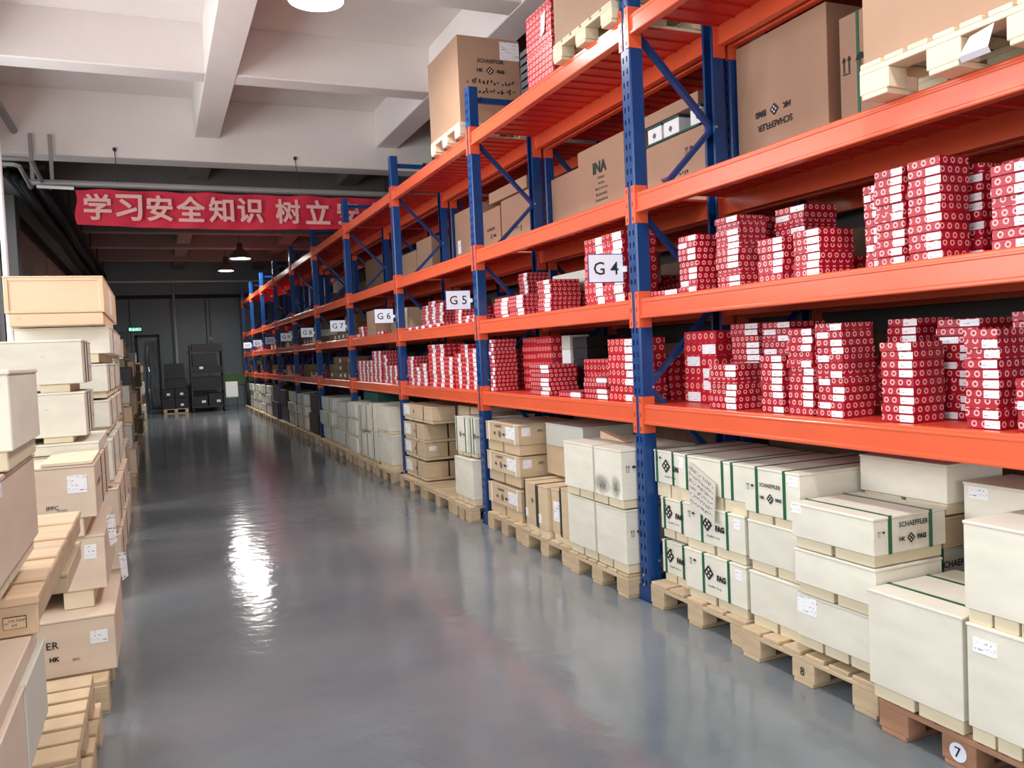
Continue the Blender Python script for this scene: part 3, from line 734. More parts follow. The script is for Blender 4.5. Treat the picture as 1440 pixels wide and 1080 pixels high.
# --- bay between G6 and G7 -----------------------------------------------------------------------
G4_ = 'crates in the bay between signs G6 and G7'
pallet('empty-ended pallet just left of post G6', 2.62, 3.40, 9.95, 10.85, group='floor pallets under the rack', boards=5)
pallet('pallet in the middle of the bay between G6 and G7', 2.62, 3.40, 10.90, 11.75, group='floor pallets under the rack', boards=5)
pallet('pallet right of post G7 under small white crates', 2.62, 3.40, 11.80, 12.50, group='floor pallets under the rack', boards=5)
crate('white crate with dark strap on the pallet left of G6', 2.66, 3.3, 10.1, 10.75, .205, .58, sh=.055, m=CREAM, straps=(('x', 2.95),), sm=BLACK, group=G4_, prints=[('n', '<>', .45, .2, .06)])
crate('big white crate riding on the dark-strapped one left of G6', 2.66, 3.3, 10.2, 10.80, .63, .93, sh=.045, m=CREAM, group=G4_)
for k, (ya, yb) in enumerate(((10.87, 11.2), (11.25, 11.55), (11.6, 11.95))):
    for j, (z0, z1) in enumerate(((.19, .55), (.58, .95))):
        crate('white crate between G6 and G7, %s column from post G6, %s' % (('second', 'third', 'fourth')[k], ('lower', 'upper')[j]), 2.66, 3.2, ya, yb, z0, z1-.03*k, m=CREAM if (k+j) % 3 else GREYBOX, sh=.03, sk_n=2, straps=(('y', (ya+yb)/2),), sm=INKG, group=G4_)
for k in range(3):
    crate('small greenish crate right of post G7, %s of three' % ('lowest', 'middle', 'topmost')[k], 2.64, 3.1, 12.0, 12.48, .18+k*.26, .40+k*.26, m=CREAM, sh=.03, sk_n=2, group=G4_)
crate('dark green plastic bin up under the shelf near G7', 2.80, 3.2, 11.3, 12.1, .95, 1.08, m=TEAL, skid=None, lid=True, name='plastic_bin', cat='bin')

# --- farther bays ------------------------------------------------------------------------------------
ORDN = ['lowest', 'second up', 'third up', 'fourth up', 'fifth up']
rf = random.Random(11)
for i in range(4, 10):
    ya, yb = YP[i]+.05, YP[i+1]-.2; g = i+3
    for s_ in range(2):
        y0 = ya+(yb-ya)*s_/2+.04; y1 = y0+(yb-ya)/2-.1
        side = ('half nearer the camera', 'far half')[s_]
        pallet('pallet in bay beyond sign G%d, %s' % (g, side), 2.64, 3.4, y0, y1, group='floor pallets under the rack', boards=5)
        dark = (i, s_) in ((5, 0), (6, 1), (7, 0), (9, 1))
        nn = 3 if not dark else 2; z = .155; 
        for k in range(nn):
            h = (.24 if not dark else .38)+rf.uniform(-.03, .03)
            yy0 = y0+rf.uniform(0, .1); yy1 = y1-rf.uniform(0, .15)
            crate('%s beyond sign G%d, %s, %s' % ('black bin' if dark else 'grey-white crate', g, side, ORDN[k]), 2.68+rf.uniform(0, .06), 3.2, yy0, yy1, z+.035, z+h, m=BLACKBOX if dark else rf.choice((GREYBOX, CREAM)), sh=.035, sk_n=2, skm=BLACKBOX if dark else None,
                  name='plastic_bin' if dark else 'plywood_crate', cat='bin' if dark else 'crate', group='floor-level goods in the far bays', straps=() if dark else (('y', yy0+.3),), sm=BLACK)
            z += h+.006

# ------------------------------------------------------------------ red cartons
RED_N = [0]; rest = MB()
ORD = ['lowest', 'second up', 'third up', 'fourth up', 'fifth up', 'sixth up', 'seventh up', 'eighth up', 'ninth up', 'tenth up', 'eleventh up', 'twelfth up', 'thirteenth up', 'fourteenth up']
STACKS = []
def stack(desc, x0, x1, y0, y1, z0, z1, t=.036, big=False, sticker=True, grp='red cartons on the rack shelves'):
    STACKS.append((desc, x0, x1, y0, y1, z0, z1, t, big, sticker, grp))
S1, S2 = SURF[0]+.001, SURF[1]+.001
q = 'right of sign G4, lower shelf'
stack('large-ringed stack against post', 3.02, 3.30, 3.98, 4.30, S1, 1.66, .072, True)
stack('low front stack', 2.80, 3.04, 3.53, 3.76, S1, 1.47)
stack('stack behind the low front one', 3.07, 3.27, 3.66, 3.90, S1, 1.69)
stack('second stack behind the low one', 3.06, 3.30, 3.40, 3.62, S1, 1.685)
stack('short narrow stack', 2.80, 3.00, 3.18, 3.34, S1, 1.515)
stack('tall narrow front stack', 2.80, 3.02, 2.975, 3.14, S1, 1.64)
stack('tallest front stack', 2.80, 2.99, 2.79, 2.955, S1, 1.655)
stack('rear stack behind the tallest one', 3.04, 3.26, 2.60, 2.76, S1, 1.66)
stack('square front stack', 2.80, 2.98, 2.42, 2.585, S1, 1.56)
stack('rear stack left of the square one', 3.03, 3.25, 2.30, 2.50, S1, 1.645)
stack('stack second from frame edge', 2.80, 3.00, 2.05, 2.19, S1, 1.60)
stack('rear stack by frame edge', 3.05, 3.27, 1.99, 2.18, S1, 1.66)
stack('short edge stack', 2.80, 3.00, 1.84, 1.99, S1, 1.42)
L1N = len(STACKS)
stack('large-ringed rear stack by the post', 3.05, 3.30, 3.98, 4.30, S2, 2.16, .072, True)
stack('single flat carton by the post', 2.80, 2.95, 4.03, 4.31, S2, 1.912)
stack('first front stack', 2.80, 3.02, 3.84, 4.01, S2, 2.20)
stack('stack behind the first', 3.06, 3.30, 3.62, 3.86, S2, 2.27)
stack('front stack in the middle', 2.86, 3.05, 3.545, 3.74, S2, 2.26)
stack('rear middle stack', 3.08, 3.30, 3.30, 3.52, S2, 2.28)
stack('low front stack', 2.80, 2.98, 3.15, 3.33, S2, 2.09)
stack('short wide stack', 2.80, 3.01, 2.91, 3.08, S2, 2.095)
stack('narrow stack left of the big group', 2.84, 3.02, 2.60, 2.69, S2, 2.23)
stack('tall stack of the big group', 2.80, 2.97, 2.45, 2.595, S2, 2.27)
stack('tallest stack of the big group', 2.80, 2.96, 2.275, 2.43, S2, 2.275)
stack('rear stack of the big group', 3.00, 3.20, 2.25, 2.43, S2, 2.25)
stack('stack at frame edge', 2.80, 3.00, 1.90, 2.07, S2, 2.18)
stack('rear stack at frame edge', 3.04, 3.25, 2.02, 2.2, S2, 2.24)
L2N = len(STACKS)
# bay G4-G5
stack('first stack by post G5', 2.80, 3.02, 6.90, 7.02, S1, 1.70)
stack('rear stack by post G5', 3.06, 3.32, 6.25, 6.85, S1, 1.70, .072, True, False)
stack('second front stack', 2.80, 3.05, 5.78, 6.13, S1, 1.47)
stack('wide flat front pile', 2.80, 3.02, 5.27, 5.62, S1, 1.272)
stack('low stack near G4', 2.80, 3.02, 4.89, 5.22, S1, 1.38)
stack('tall stack near G4', 2.80, 3.02, 4.50, 4.86, S1, 1.64, .05, True)
stack('middle rear stack', 3.05, 3.3, 5.20, 5.68, S1, 1.5, .05, True, False)
stack('rear stack near G4', 3.05, 3.3, 4.50, 5.0, S1, 1.52, .05, True, False)
L3N = len(STACKS)
stack('front stack in the middle', 2.80, 3.06, 5.70, 5.93, S2, 2.125)
stack('large-ringed stack touching sign G4', 2.80, 3.06, 4.62, 5.14, S2, 2.335, .056, True)
stack('narrow rear column', 3.08, 3.3, 6.72, 6.92, S2, 2.28)
stack('front pile right of post G5', 2.86, 3.1, 6.35, 6.98, S2, 2.06)
stack('low rear pile', 3.1, 3.32, 5.1, 6.6, S2, 2.02, .036, False, False)
L4N = len(STACKS)
# bay G5-G6 and beyond
stack('first pile left of G5', 2.80, 3.05, 7.34, 8.0, S1, 1.67, .045, True)
stack('second pile left of G5', 2.80, 3.05, 8.05, 8.85, S1, 1.69, .045, True)
stack('rear pile', 3.08, 3.32, 7.3, 9.6, S1, 1.6, .045, True, False)
stack('front pile right of post G6', 2.80, 3.05, 8.95, 9.70, S1, 1.57, .045)
stack('rear tall pile', 2.98, 3.25, 8.80, 9.60, S2, 2.27, .036)
stack('front pile behind sign G5', 2.80, 3.02, 7.30, 7.90, S2, 2.02, .036)
stack('flat row', 2.80, 3.0, 8.4, 9.7, S2, 1.915, .036)
L5N = len(STACKS)
stack('long pile', 2.80, 3.05, 10.2, 10.9, S1, 1.60, .045)
stack('long pile', 2.80, 3.05, 11.0, 12.4, S1, 1.66, .045)
stack('low pile', 2.80, 3.0, 10.75, 11.2, S2, 2.01, .045)
stack('low pile', 2.80, 3.0, 11.9, 12.5, S2, 2.03, .045)
stack('low pile', 2.80, 3.0, 15.6, 16.6, S1, 1.42, .05)
stack('low pile', 2.80, 3.0, 18.4, 19.8, S1, 1.45, .05)
stack('low pile', 2.80, 3.0, 24.0, 26.0, S2, 2.02, .05)
def where(k):
    if k < L1N: return 'lower shelf right of G4'
    if k < L2N: return 'upper shelf right of G4'
    if k < L3N: return 'lower shelf left of G4'
    if k < L4N: return 'upper shelf left of G4'
    return 'left of G5'
cnt = 0
for k, (desc, x0, x1, y0, y1, z0, z1, t, big, st, grp) in enumerate(STACKS):
    nb = max(1, round((z1-z0)/t)); t = (z1-z0)/nb
    # long piles are made of several columns side by side
    ncol = max(1, round((y1-y0)/(.30 if k < L4N else .24))); cw = (y1-y0)/ncol
    single = k < L4N and ncol == 1
    m = REDL if big else RED
    for c_ in range(ncol):
        cy0, cy1 = y0+c_*cw+.003, y0+(c_+1)*cw-.003
        nbc = nb if (ncol == 1 or k < L4N) else max(1, nb-rf.choice((0, 0, 1, 2, 3)))
        sw = (cy1-cy0)*rf.uniform(.36, .46)
        if k < L4N and cnt+nbc <= 300:
            b = MB(); b.box(0, x1-x0, 0, cy1-cy0, 0, t-.0012, c=.0015); me = b.mesh('red_carton', m)
            b = MB(); b.box(-.0012, 0, 0, sw, t*.08, t*.86); ms = b.mesh('paper_label', STICK)
            b = MB(); b.box(-.0012, 0, (cy1-cy0)*.5, (cy1-cy0)*.5+sw, t*.08, t*.86); ms2 = b.mesh('paper_label', STICK)
            colw = '' if ncol == 1 else ', column %d' % (c_+1)
            for j in range(nbc):
                o = bpy.data.objects.new('red_carton', me); C.objects.link(o)
                o.location = (x0+rf.uniform(-.007, .007), cy0+rf.uniform(-.0025, .0025), z0+j*t)
                w_ = where(k)
                ds = desc if ncol == 1 else desc+(' right part' if c_ == 0 else ' left part' if c_ == ncol-1 else ' centre')
                lab = 'red ringed carton, %s, %s, %s' % (ORD[j], ds, w_)
                words = lab.split()
                if len(words) > 16: lab = lab.replace('red ringed carton', 'red carton')
                tag(o, lab, 'carton', grp)
                if st and (j+k) % 7 != 5:
                    s_ = bpy.data.objects.new('paper_label', ms if (j*3+k) % 9 else ms2); C.objects.link(s_); s_.parent = o
                cnt += 1
        else:
            for j in range(nbc):
                dx = rf.uniform(-.008, .008); mi = 1 if big else 0
                rest.box(x0+dx, x1+dx, cy0, cy1, z0+j*t, z0+(j+1)*t-.0012, mi=mi)
                if st: rest.box(x0+dx-.0012, x0+dx, cy0+.004, cy0+sw, z0+j*t+.003, z0+(j+1)*t-.004, mi=2)
# back rack, seen dimly through the front one
for i, (ya, yb, l, zt) in enumerate(((1.8, 4.2, 0, 1.6), (1.9, 4.2, 1, 2.15), (4.6, 6.9, 0, 1.55), (4.6, 6.8, 1, 2.2), (7.4, 9.5, 0, 1.6), (7.5, 9.4, 1, 2.2))):
    y = ya
    while y < yb:
        wd = rf.uniform(.18, .3); nb = int((zt-SURF[l]-rf.uniform(0, .25))/.05)
        if rf.random() > .15:
            for j in range(nb): rest.box(3.56, 3.88, y, y+wd-.01, SURF[l]+.001+j*.05, SURF[l]+(j+1)*.05, mi=1)
        y += wd
o = rest.build('red_carton_stock', [RED, REDL, STICK]); tag(o, 'remaining red ringed cartons piled in the farther bays and the rear rack', 'cartons', None, 'stuff')

# white, grey and dark cartons among the red ones
def carton(label, x0, x1, y0, y1, z0, z1, m=None, **k):
    return crate(label, x0, x1, y0, y1, z0, z1, m=m or CARD, skid=None, lid=False, name='carton', cat='carton', **k)
for j in range(4):
    carton('white carton in the rear opening left of G4, lower shelf, %s' % ORD[j], 3.12, 3.30, 6.03, 6.18, S1+j*.117, S1+j*.117+.115, m=WHITE if j != 3 else GREYBOX)
for j in range(5):
    carton('black carton beside the white rear column left of G4, %s' % ORD[j], 3.12, 3.32, 5.75, 5.98, S1+j*.09, S1+j*.09+.088, m=BLACKBOX)
carton('grey ribbed carton high at the back, upper shelf left of G4', 3.14, 3.34, 5.0, 5.6, S2+.155, 2.25, m=CARDD)
carton('grey carton beside the rear column, upper shelf near G5', 3.12, 3.34, 5.70, 6.30, S2+.155, 2.2, m=GREYBOX)
carton('grey flat carton at the back near the right frame edge', 3.31, 3.40, 1.9, 2.15, S1, 1.72, m=GREYBOX)
carton('tall brown carton standing between G6 and G7, upper shelf', 2.82, 3.05, 11.3, 11.75, S2, 2.23, m=CARD)
carton('small tan carton on upper shelf behind sign G6', 2.9, 3.1, 9.95, 10.2, S2, 2.18, m=CREAM2)
carton('small olive carton on upper shelf under sign G6', 2.82, 2.98, 10.22, 10.45, S2, 2.02, m=OLIVE)
for i in range(3, 10):
    g = i+3; ya, yb = YP[i]+.1, YP[i+1]-.25
    for l, nm in ((0, 'lower'), (1, 'upper')):
        if i == 3 and l == 0: continue
        y = ya if i > 3 else 12.0; kk = 0
        if i == 3: continue
        while y < yb-.35:
            wd = rf.uniform(.3, .42)
            if any(ll == l and y < b1+.05 and y+wd > b0 for ll, b0, b1 in ((0, 15.55, 16.6), (0, 18.35, 19.8), (1, 23.95, 26.0))):
                y += .1; continue
            nst = rf.choice((1, 2, 2, 3))
            for j in range(nst):
                carton('dull carton beyond G%d, %s shelf, %s pile, %s' % (g, nm, ORD[kk].replace(' up', '').replace('lowest', 'nearest'), ORD[j]), 2.86, 3.2, y, y+wd-.03, SURF[l]+.001+j*.125, SURF[l]+.122+j*.125,
                       m=rf.choice((OLIVE, CARDD, CARDD, OLIVE, GREYBOX)), stickers=[('a', wd*.5, .06, .09, .05)] if rf.random() < .5 else (), group='dull cartons in the far bays')
            y += wd; kk += 1

# ------------------------------------------------------------------ third shelf: big brown cartons
S3, S4 = SURF[2]+.001, SURF[3]+.001
carton('big brown carton with upside-down lettering right of post G4', 3.50, 3.90, 3.54, 4.31, S3, 3.44, prints=[('a', 'SCHAEFFLER', .34, .37, .040, INK, True), ('a', '<>', .34, .455, .075), ('a', 'FAG', .22, .455, .040, INK, True), ('a', 'HK', .445, .455, .035, INK, True)])
carton('brown carton with green strap and handling marks beside the upside-down one', 3.55, 3.92, 3.0, 3.50, S3, 3.33, straps=(('y', 3.37),), prints=[('a', '^^', .06, .55, .09), ('a', '^^', .30, .60, .06)])
pallet('pallet hanging over the third shelf edge under the largest carton', 2.62, 3.36, 1.73, 2.485, z=S3, h=.14, boards=7, m=SKID, group='pallets on the upper shelves')
carton('largest brown carton, on the shelf pallet at top right', 2.66, 3.36, 1.735, 2.50, S3+.142, 3.30, stickers=[('a', .3, .62, .1, .08)])
t = thing('plastic_scrap', 'crumpled clear plastic scrap beside the shelf pallet block', 'wrap', (2.72, 2.1, S3))
b = MB(); b.quad([(2.60, 2.03, S3+.02), (2.60, 1.92, S3+.02), (2.605, 1.90, S3+.09), (2.605, 1.99, S3+.075)]); b.quad([(2.60, 2.03, S3+.02), (2.60, 1.92, S3+.02), (2.614, 1.92, S3+.002), (2.614, 2.03, S3+.002)]); b.build('film', mat('film_white', rgb(215, 208, 214), .3), t)
carton('brown carton with handwriting in the rear rack, seen through the G4 lattice', 3.50, 3.90, 4.66, 5.38, S3, 3.07, prints=[('a', '~1.5', .36, .22, .34), ('a', '^^', .52, .42, .05)])
t = thing('green_tray', 'dark green tray holding small white cartons, seen through the G4 lattice', 'tray', (3.6, 5.0, 3.071))
b = MB(); b.box(3.49, 3.85, 4.70, 5.45, 3.072, 3.088, c=.003); b.build('base', TEAL, t)
b = MB(); b.box(3.83, 3.85, 4.70, 5.45, 3.088, 3.17, c=.002); b.build('side', TEAL, t)
for j, (ya, yb) in enumerate(((5.20, 5.38), (4.98, 5.17), (4.72, 4.84))):
    o = carton('small white carton with green lid in the tray, %s from the post G4 side' % ('first', 'second', 'third')[j], 3.52, 3.76, ya, yb, 3.09, 3.205, m=WHITE, prints=[('a', '<>', .09, .055, .045)])
    b = MB(); b.box(3.515, 3.765, ya-.004, yb+.004, 3.206, 3.222, c=.002); b.build('lid', TEAL, o)
carton('long flat brown carton resting over the green-lidded cartons', 3.50, 3.88, 4.72, 5.5, 3.225, 3.31)
carton('brown carton printed INA in dark green left of post G4', 3.50, 3.90, 5.70, 6.47, S3, 3.29, prints=[('a', 'INA', .38, .575, .10, INKG), ('a', 'Wälzlager', .40, .485, .027, INKG), ('a', 'Bearings', .40, .44, .027, INKG), ('a', 'Made in Germany', .40, .395, .027, INKG), ('a', 'Roulements', .40, .35, .027, INKG), ('a', 'Rodamientos', .40, .305, .027, INKG)])
carton('plain brown carton left of the INA one', 3.51, 3.90, 6.48, 7.03, S3, 3.17)
carton('large brown carton left of post G5 with white ticket', 3.50, 3.90, 8.86, 9.73, S3, 3.30, stickers=[('a', .14, .36, .11, .16)])
carton('brown carton with dark lettering in the rear rack, seen through G5 lattice', 3.50, 3.9, 8.28, 8.80, S3, 3.16, m=CARD, prints=[('a', 'SCHAEFFLER', .26, .42, .03), ('a', '<>', .26, .34, .06), ('a', 'FAG', .36, .34, .03)])
carton('brown carton under the tilted lid in the rear rack behind G5', 3.50, 3.9, 7.45, 8.24, S3, 3.19, prints=[('a', '<>', .5, .32, .06), ('a', '^^', .38, .33, .04)])
carton('brown carton lid lying across the two rear cartons behind G5', 3.47, 3.9, 7.5, 8.5, 3.20, 3.32)
carton('brown carton seen through the G6 lattice, nearer of two', 3.50, 3.9, 10.7, 11.38, S3, 3.18)
carton('brown carton seen through the G6 lattice, farther of two', 3.50, 3.9, 11.42, 12.15, S3, 3.08)
carton('dark brown carton seen through the G7 lattice, large', 3.50, 3.9, 13.2, 14.5, S3, 3.25, m=CARDD)

for i in range(0, 7):  # dark cartons and crates added to block the lit background behind the racks
    ya, yb = YP[i]+.04, YP[i+1]-.15
    for l, nm in enumerate(('lower', 'upper', 'third')):
        n_ = 3; wd = (yb-ya)/n_
        for k in range(n_):
            hgt = (.40, .38, .62)[l]-rf.uniform(0, .06)
            carton('added dark carton deep in rear rack, %s shelf, %s in bay %s' % (nm, ('first', 'second', 'third')[k], ('right of G4', 'left of G4', 'left of G5', 'left of G6', 'left of G7', 'left of G8', 'left of G9')[i]),
                   3.925, 4.06, ya+k*wd, ya+(k+1)*wd-.03, SURF[l]+.001, SURF[l]+hgt, m=CARDD, group='added dark cartons deep in the rear rack')
    for k in range(2):
        wd = (yb-ya)/2
        crate('added dark crate on the floor under the rear rack, %s, %s' % (('near one', 'far one')[k], ('right of G4', 'left of G4', 'left of G5', 'left of G6', 'left of G7', 'left of G8', 'left of G9')[i]), 3.6, 4.1, ya+k*wd, ya+(k+1)*wd-.05, .05, .98, m=CARDD, sh=.05, skid='y', group='added dark crates under the rear rack', lid=True)
# ------------------------------------------------------------------ top shelf
pallet('pallet under the brown carton on the top shelf', 2.68, 3.38, 7.20, 8.06, z=S4, h=.13, boards=5, m=SKID, group='pallets on the upper shelves')
carton('brown carton with shipping label and marker writing on the top shelf', 2.74, 3.37, 7.33, 8.22, S4+.132, 4.55,
       prints=[('n', 'SCHAEFFLER', .33, .62, .036), ('n', '<>', .32, .53, .08), ('n', 'HK', .22, .53, .034), ('n', 'FAG', .43, .53, .034), ('n', '~4.5', .33, .34, .5)], stickers=[('n', .53, .73, .2, .17)])
for j in range(7):
    carton('black tray in the top-shelf stack beside the red column, %s' % ORD[j], 2.84, 3.3, 5.96, 6.16, S4+j*.06, S4+j*.06+.045, m=BLACKBOX)
rb = None
for j in range(13):
    b = MB(); b.box(2.80, 3.2, 5.50, 5.94, S4+j*.045, S4+(j+1)*.045-.002, c=.002)
    o = b.build('red_carton', REDL, loc=(2.8, 5.5, S4+j*.045)); tag(o, 'red ringed carton in the top-shelf column, %s' % ORD[j], 'carton', 'red cartons on the top shelf')
b = MB(); b.quad([(2.796, 5.66, 4.08), (2.796, 5.58, 4.10), (2.790, 5.60, 3.95), (2.796, 5.68, 3.93)]); o = b.build('paper_note', PAPER, loc=(2.79, 5.6, 4.0)); tag(o, 'small white note hanging on the top-shelf red cartons', 'note')
pallet('pallet on the top shelf just left of post G4', 2.68, 3.38, 4.445, 5.26, z=S4, h=.13, boards=6, m=SKID, group='pallets on the upper shelves')
carton('brown carton on the top-shelf pallet left of post G4', 2.72, 3.37, 4.45, 5.30, S4+.132, 4.45)

# ------------------------------------------------------------------ left-hand stacks
GL = 'crates stacked along the left of the aisle'
MK = lambda u: [('s', '<>', u, .09, .04), ('s', '^^', u+.01, .16, .03)]
# stack nearest the camera
pallet('pallet under the stack nearest the camera on the left', -1.05, -.42, 1.35, 2.45, group='pallets on the left', boards=6)
crate('tan crate at the base of the nearest left stack', -1.05, -.38, 1.4, 2.46, .20, .655, m=PINKPLY, sh=.045, group=GL)
crate('pinkish crate at bottom left, nearer half of the second layer', -1.05, -.315, 1.4, 2.12, .70, .895, m=PINKPLY, group=GL, sh=.04)
crate('pale grey crate at bottom left, farther half of the second layer', -1.0, -.312, 2.13, 2.47, .70, .895, m=mat('grey_white_plywood', rgb(206, 204, 192), .6), sh=.04, group=GL)
crate('flat pinkish crate directly under the plank box at bottom left', -1.05, -.32, 1.4, 2.42, .90, .952, m=PINKPLY, skid=None, group=GL)
crate('support crate hidden back under the far end of the plank box', -1.05, -.47, 2.5, 3.08, .20, .855, m=PINKPLY, group=GL, sh=.045)
pallet('pallet under the support crate of the plank box', -1.05, -.47, 2.5, 3.05, group='pallets on the left', boards=5)
# raw-wood crate of boards
t = thing('board_crate', 'raw-wood box of planks with stamped end, left foreground', 'crate', (-.7, 2.9, .94))
b = MB(); b.box(-1.05, -.305, 2.33, 3.60, .965, 1.03, c=.004); b.build('core', WOOD, t)
for k in range(9):
    y = 2.33+k*.142; b = MB(); b.box(-1.06, -.298, y, y+.126, 1.031, 1.05+(k % 2)*.004, c=.004); b.build('plank', WOOD2, t)
b = MB(); b.box(-1.04, -.30, 2.31, 2.329, .955, 1.03, c=.003); b.build('end_plank', PEACH, t)
b = MB(); b.box(-1.06, -.296, 2.30, 2.329, 1.031, 1.054, c=.003); b.build('top_rail', PEACH, t)
for k in range(3):
    b = MB(); b.box(-.42-k*.3, -.33-k*.3, 2.45, 3.58, .93, .964, c=.003); b.build('runner', WOOD, t)
b = MB(); b.box(-.375, -.325, 2.307, 2.3095, .975, 1.005)
b.build('stamp_frame', INK, t); b = MB(); b.box(-.3735, -.3265, 2.3055, 2.3075, .9765, 1.0035); b.build('stamp_field', PEACH, t)
text('CN 32HP', 'n', (-.345, 2.3045, .996), .0065, t); text('HT', 'n', (-.350, 2.3045, .984), .0065, t); text('IPPC', 'n', (-.367, 2.3045, .990), .005, t, sx=.6)
crate('small raw crate below the plank box, with boarded side', -1.0, -.31, 3.08, 3.62, .86, .925, m=CREAM2, skid=None, group=GL)
pallet('pallet low behind the pale tall crate, lower of two', -.95, -.30, 3.10, 3.98, group='pallets on the left', boards=5)
pallet('pallet stacked on the low one behind the pale tall crate', -1.0, -.32, 3.10, 3.92, z=.151, h=.145, group='pallets on the left', boards=6)
# upper crates of nearest stack
crate('grey-pink crate at left edge at eye level', -1.1, -.33, 2.02, 2.66, 1.14, 1.37, m=PINKPLY, group=GL, sh=.04, stickers=[('s', .07, .2, .05, .03)])
crate('grey-pink crate nearest camera at eye level', -1.1, -.33, 1.30, 2.0, 1.14, 1.37, m=PINKPLY, group=GL, sh=.04)
crate('cream crate at far left edge above the grey-pink one', -1.1, -.305, 2.15, 2.62, 1.42, 1.605, m=CREAM, sh=.045, group=GL, stickers=[('n', .76, .15, .03, .02)])
# second stack: y 4.2 - 5.8
pallet('pallet carrying the stack with the lidded crate', -1.05, -.285, 4.2, 5.2, group='pallets on the left', boards=7, m=WOOD, h=.16)
crate('tan crate ending in printed letters ER, low in the second stack', -1.05, -.25, 4.35, 5.15, .162, .43, m=PINKPLY, skid=None, group=GL, sk_n=2,
      prints=[('n', 'ER', .535, .155, .034), ('n', 'HK', .54, .09, .022), ('n', 'IPPC', .63, .075, .012)], stickers=[('n', .73, .165, .075, .06)])
crate('tan crate with taped paper, middle of second stack', -1.05, -.28, 4.5, 5.35, .52, .785, m=PINKPLY, sh=.088, skid='x', sk_n=3, group=GL, stickers=[('n', .705, .185, .055, .07)])
crate('tan crate with battened lid and white shipping label', -1.05, -.302, 4.47, 5.70, .88, 1.135, m=PINKPLY, sh=.093, skid='x', sk_n=3, group=GL, lid=True, straps=(('y', 4.95), ('y', 5.3)), sm=BLACK,
      stickers=[('n', .67, .165, .085, .085)], prints=[('n', 'IPPC', .56, .06, .02), ('n', 'CN 32HP', .60, .045, .008), ('s', 'SCHAEFFLER', .2, .15, .03)])
t = thing('lid_battens', 'cream battens laid side by side on the battened-lid crate', 'battens', (-.6, 4.9, 1.137), GL)
for k in range(5):
    b = MB(); b.box(-.53, -.305, 4.47+k*.11, 4.56+k*.11, 1.137, 1.155, c=.003); b.build('batten', SKID, t)
crate('wide cream crate behind the battens, under the tall white pair', -1.1, -.31, 5.03, 5.85, 1.14, 1.20, m=CREAM, skid=None, group=GL)
for k, (yn, z0, z1, l_) in enumerate(((4.50, 1.235, 1.475, 'lower'), (4.50, 1.52, 1.758, 'upper'))):
    crate('tall white crate with black side straps, %s of the pair' % l_, -1.2, -.365, yn+.55, yn+1.2, z0, z1, m=CREAM, sh=.033 if k == 0 else .044, sk_n=3, skid='x', group=GL, straps=(('y', yn+.72), ('y', yn+.9)), sm=BLACK, prints=MK(.5)+[('n', '~2.5', .65, .15, .02)])
for k in range(2):
    b = MB(); 
    P = [(-.272+.02*k, 4.6+.5*k, .86-.3*k), (-.235+.02*k, 4.62+.5*k, .855-.3*k), (-.23+.02*k, 4.62+.5*k, .72-.3*k), (-.262+.02*k, 4.6+.5*k, .70-.3*k)]
    b.quad(P); b.quad([(x, y+.002, z) for x, y, z in P][::-1])
    o = b.build('hanging_paper', PAPER, loc=P[0]); tag(o, ('white document sheet hanging from taped tan crate, upper', 'crumpled document sleeve hanging lower beside the ER crate')[k], 'paper')
# third stack: y 6.3 - 8.4
pallet('pallet under the tallest left stack topped by the peach crate', -1.1, -.32, 6.25, 8.3, group='pallets on the left', boards=9)
tall = [(.20, .44, PINKPLY, 'lowest'), (.50, .76, PINKPLY, 'second up'), (.82, 1.10, CREAM, 'third up'), (1.19, 1.375, CREAM, 'fourth up'), (1.435, 1.625, CREAM, 'fifth up')]
for k, (z0, z1, mm, l_) in enumerate(tall):
    crate('cream crate in the tallest left stack, %s' % l_, -1.1, -.31-(.0 if k > 1 else -.02), 6.32, 8.3, z0, z1, m=mm, sh=.045, skid='y', group=GL, sk_n=3, straps=(('y', 6.6), ('y', 7.4)), sm=BLACK, prints=[('s', '<>', .5, .12, .05), ('s', '^^', .15, .14, .035)])
crate('bright cream crate in the tallest left stack, sixth up', -.87, -.29, 6.5, 8.5, 1.70, 1.889, m=CREAM, sh=.065, skid='x', sk_n=2, group=GL, straps=(('y', 7.0),), sm=BLACK, prints=[('s', '<>', .9, .09, .05)])
crate('peach plywood crate second from top of the tallest left stack', -.87, -.31, 6.3, 7.7, 1.895, 1.975, m=PEACH, skid=None, group=GL, lid=False, prints=[('n', '~3.5', .06, .05, .03)])
t = crate('large peach plywood crate crowning the tallest left stack', -.89, -.30, 6.3, 8.2, 1.977, 2.225, m=PEACH, skid=None, group=GL, stickers=[('s', .9, .12, .35, .19)])
for a_ in ((-.89, -.862, 1.98, 2.212), (-.328, -.30, 1.98, 2.212), (-.861, -.329, 1.98, 1.998), (-.861, -.329, 2.194, 2.212)):
    b = MB(); b.box(a_[0], a_[1], 6.293, 6.2995, a_[2], a_[3], c=.002); b.build('edge_batten', PEACH, t)
# white post with grey cap at the far left edge
t = thing('white_post', 'white painted post rising behind the peach crate at the left edge', 'post', (-1.3, 9.5, 0))
b = MB(); b.tube([(-1.305, 9.5, 0), (-1.305, 9.5, 4.6)], .028, 12); b.build('tube', WHITEP, t, smooth=False)
b = MB(); b.tube([(-1.305, 9.5, 2.38), (-1.305, 9.5, 2.52)], .031, 12); b.build('band', SIGNB, t)
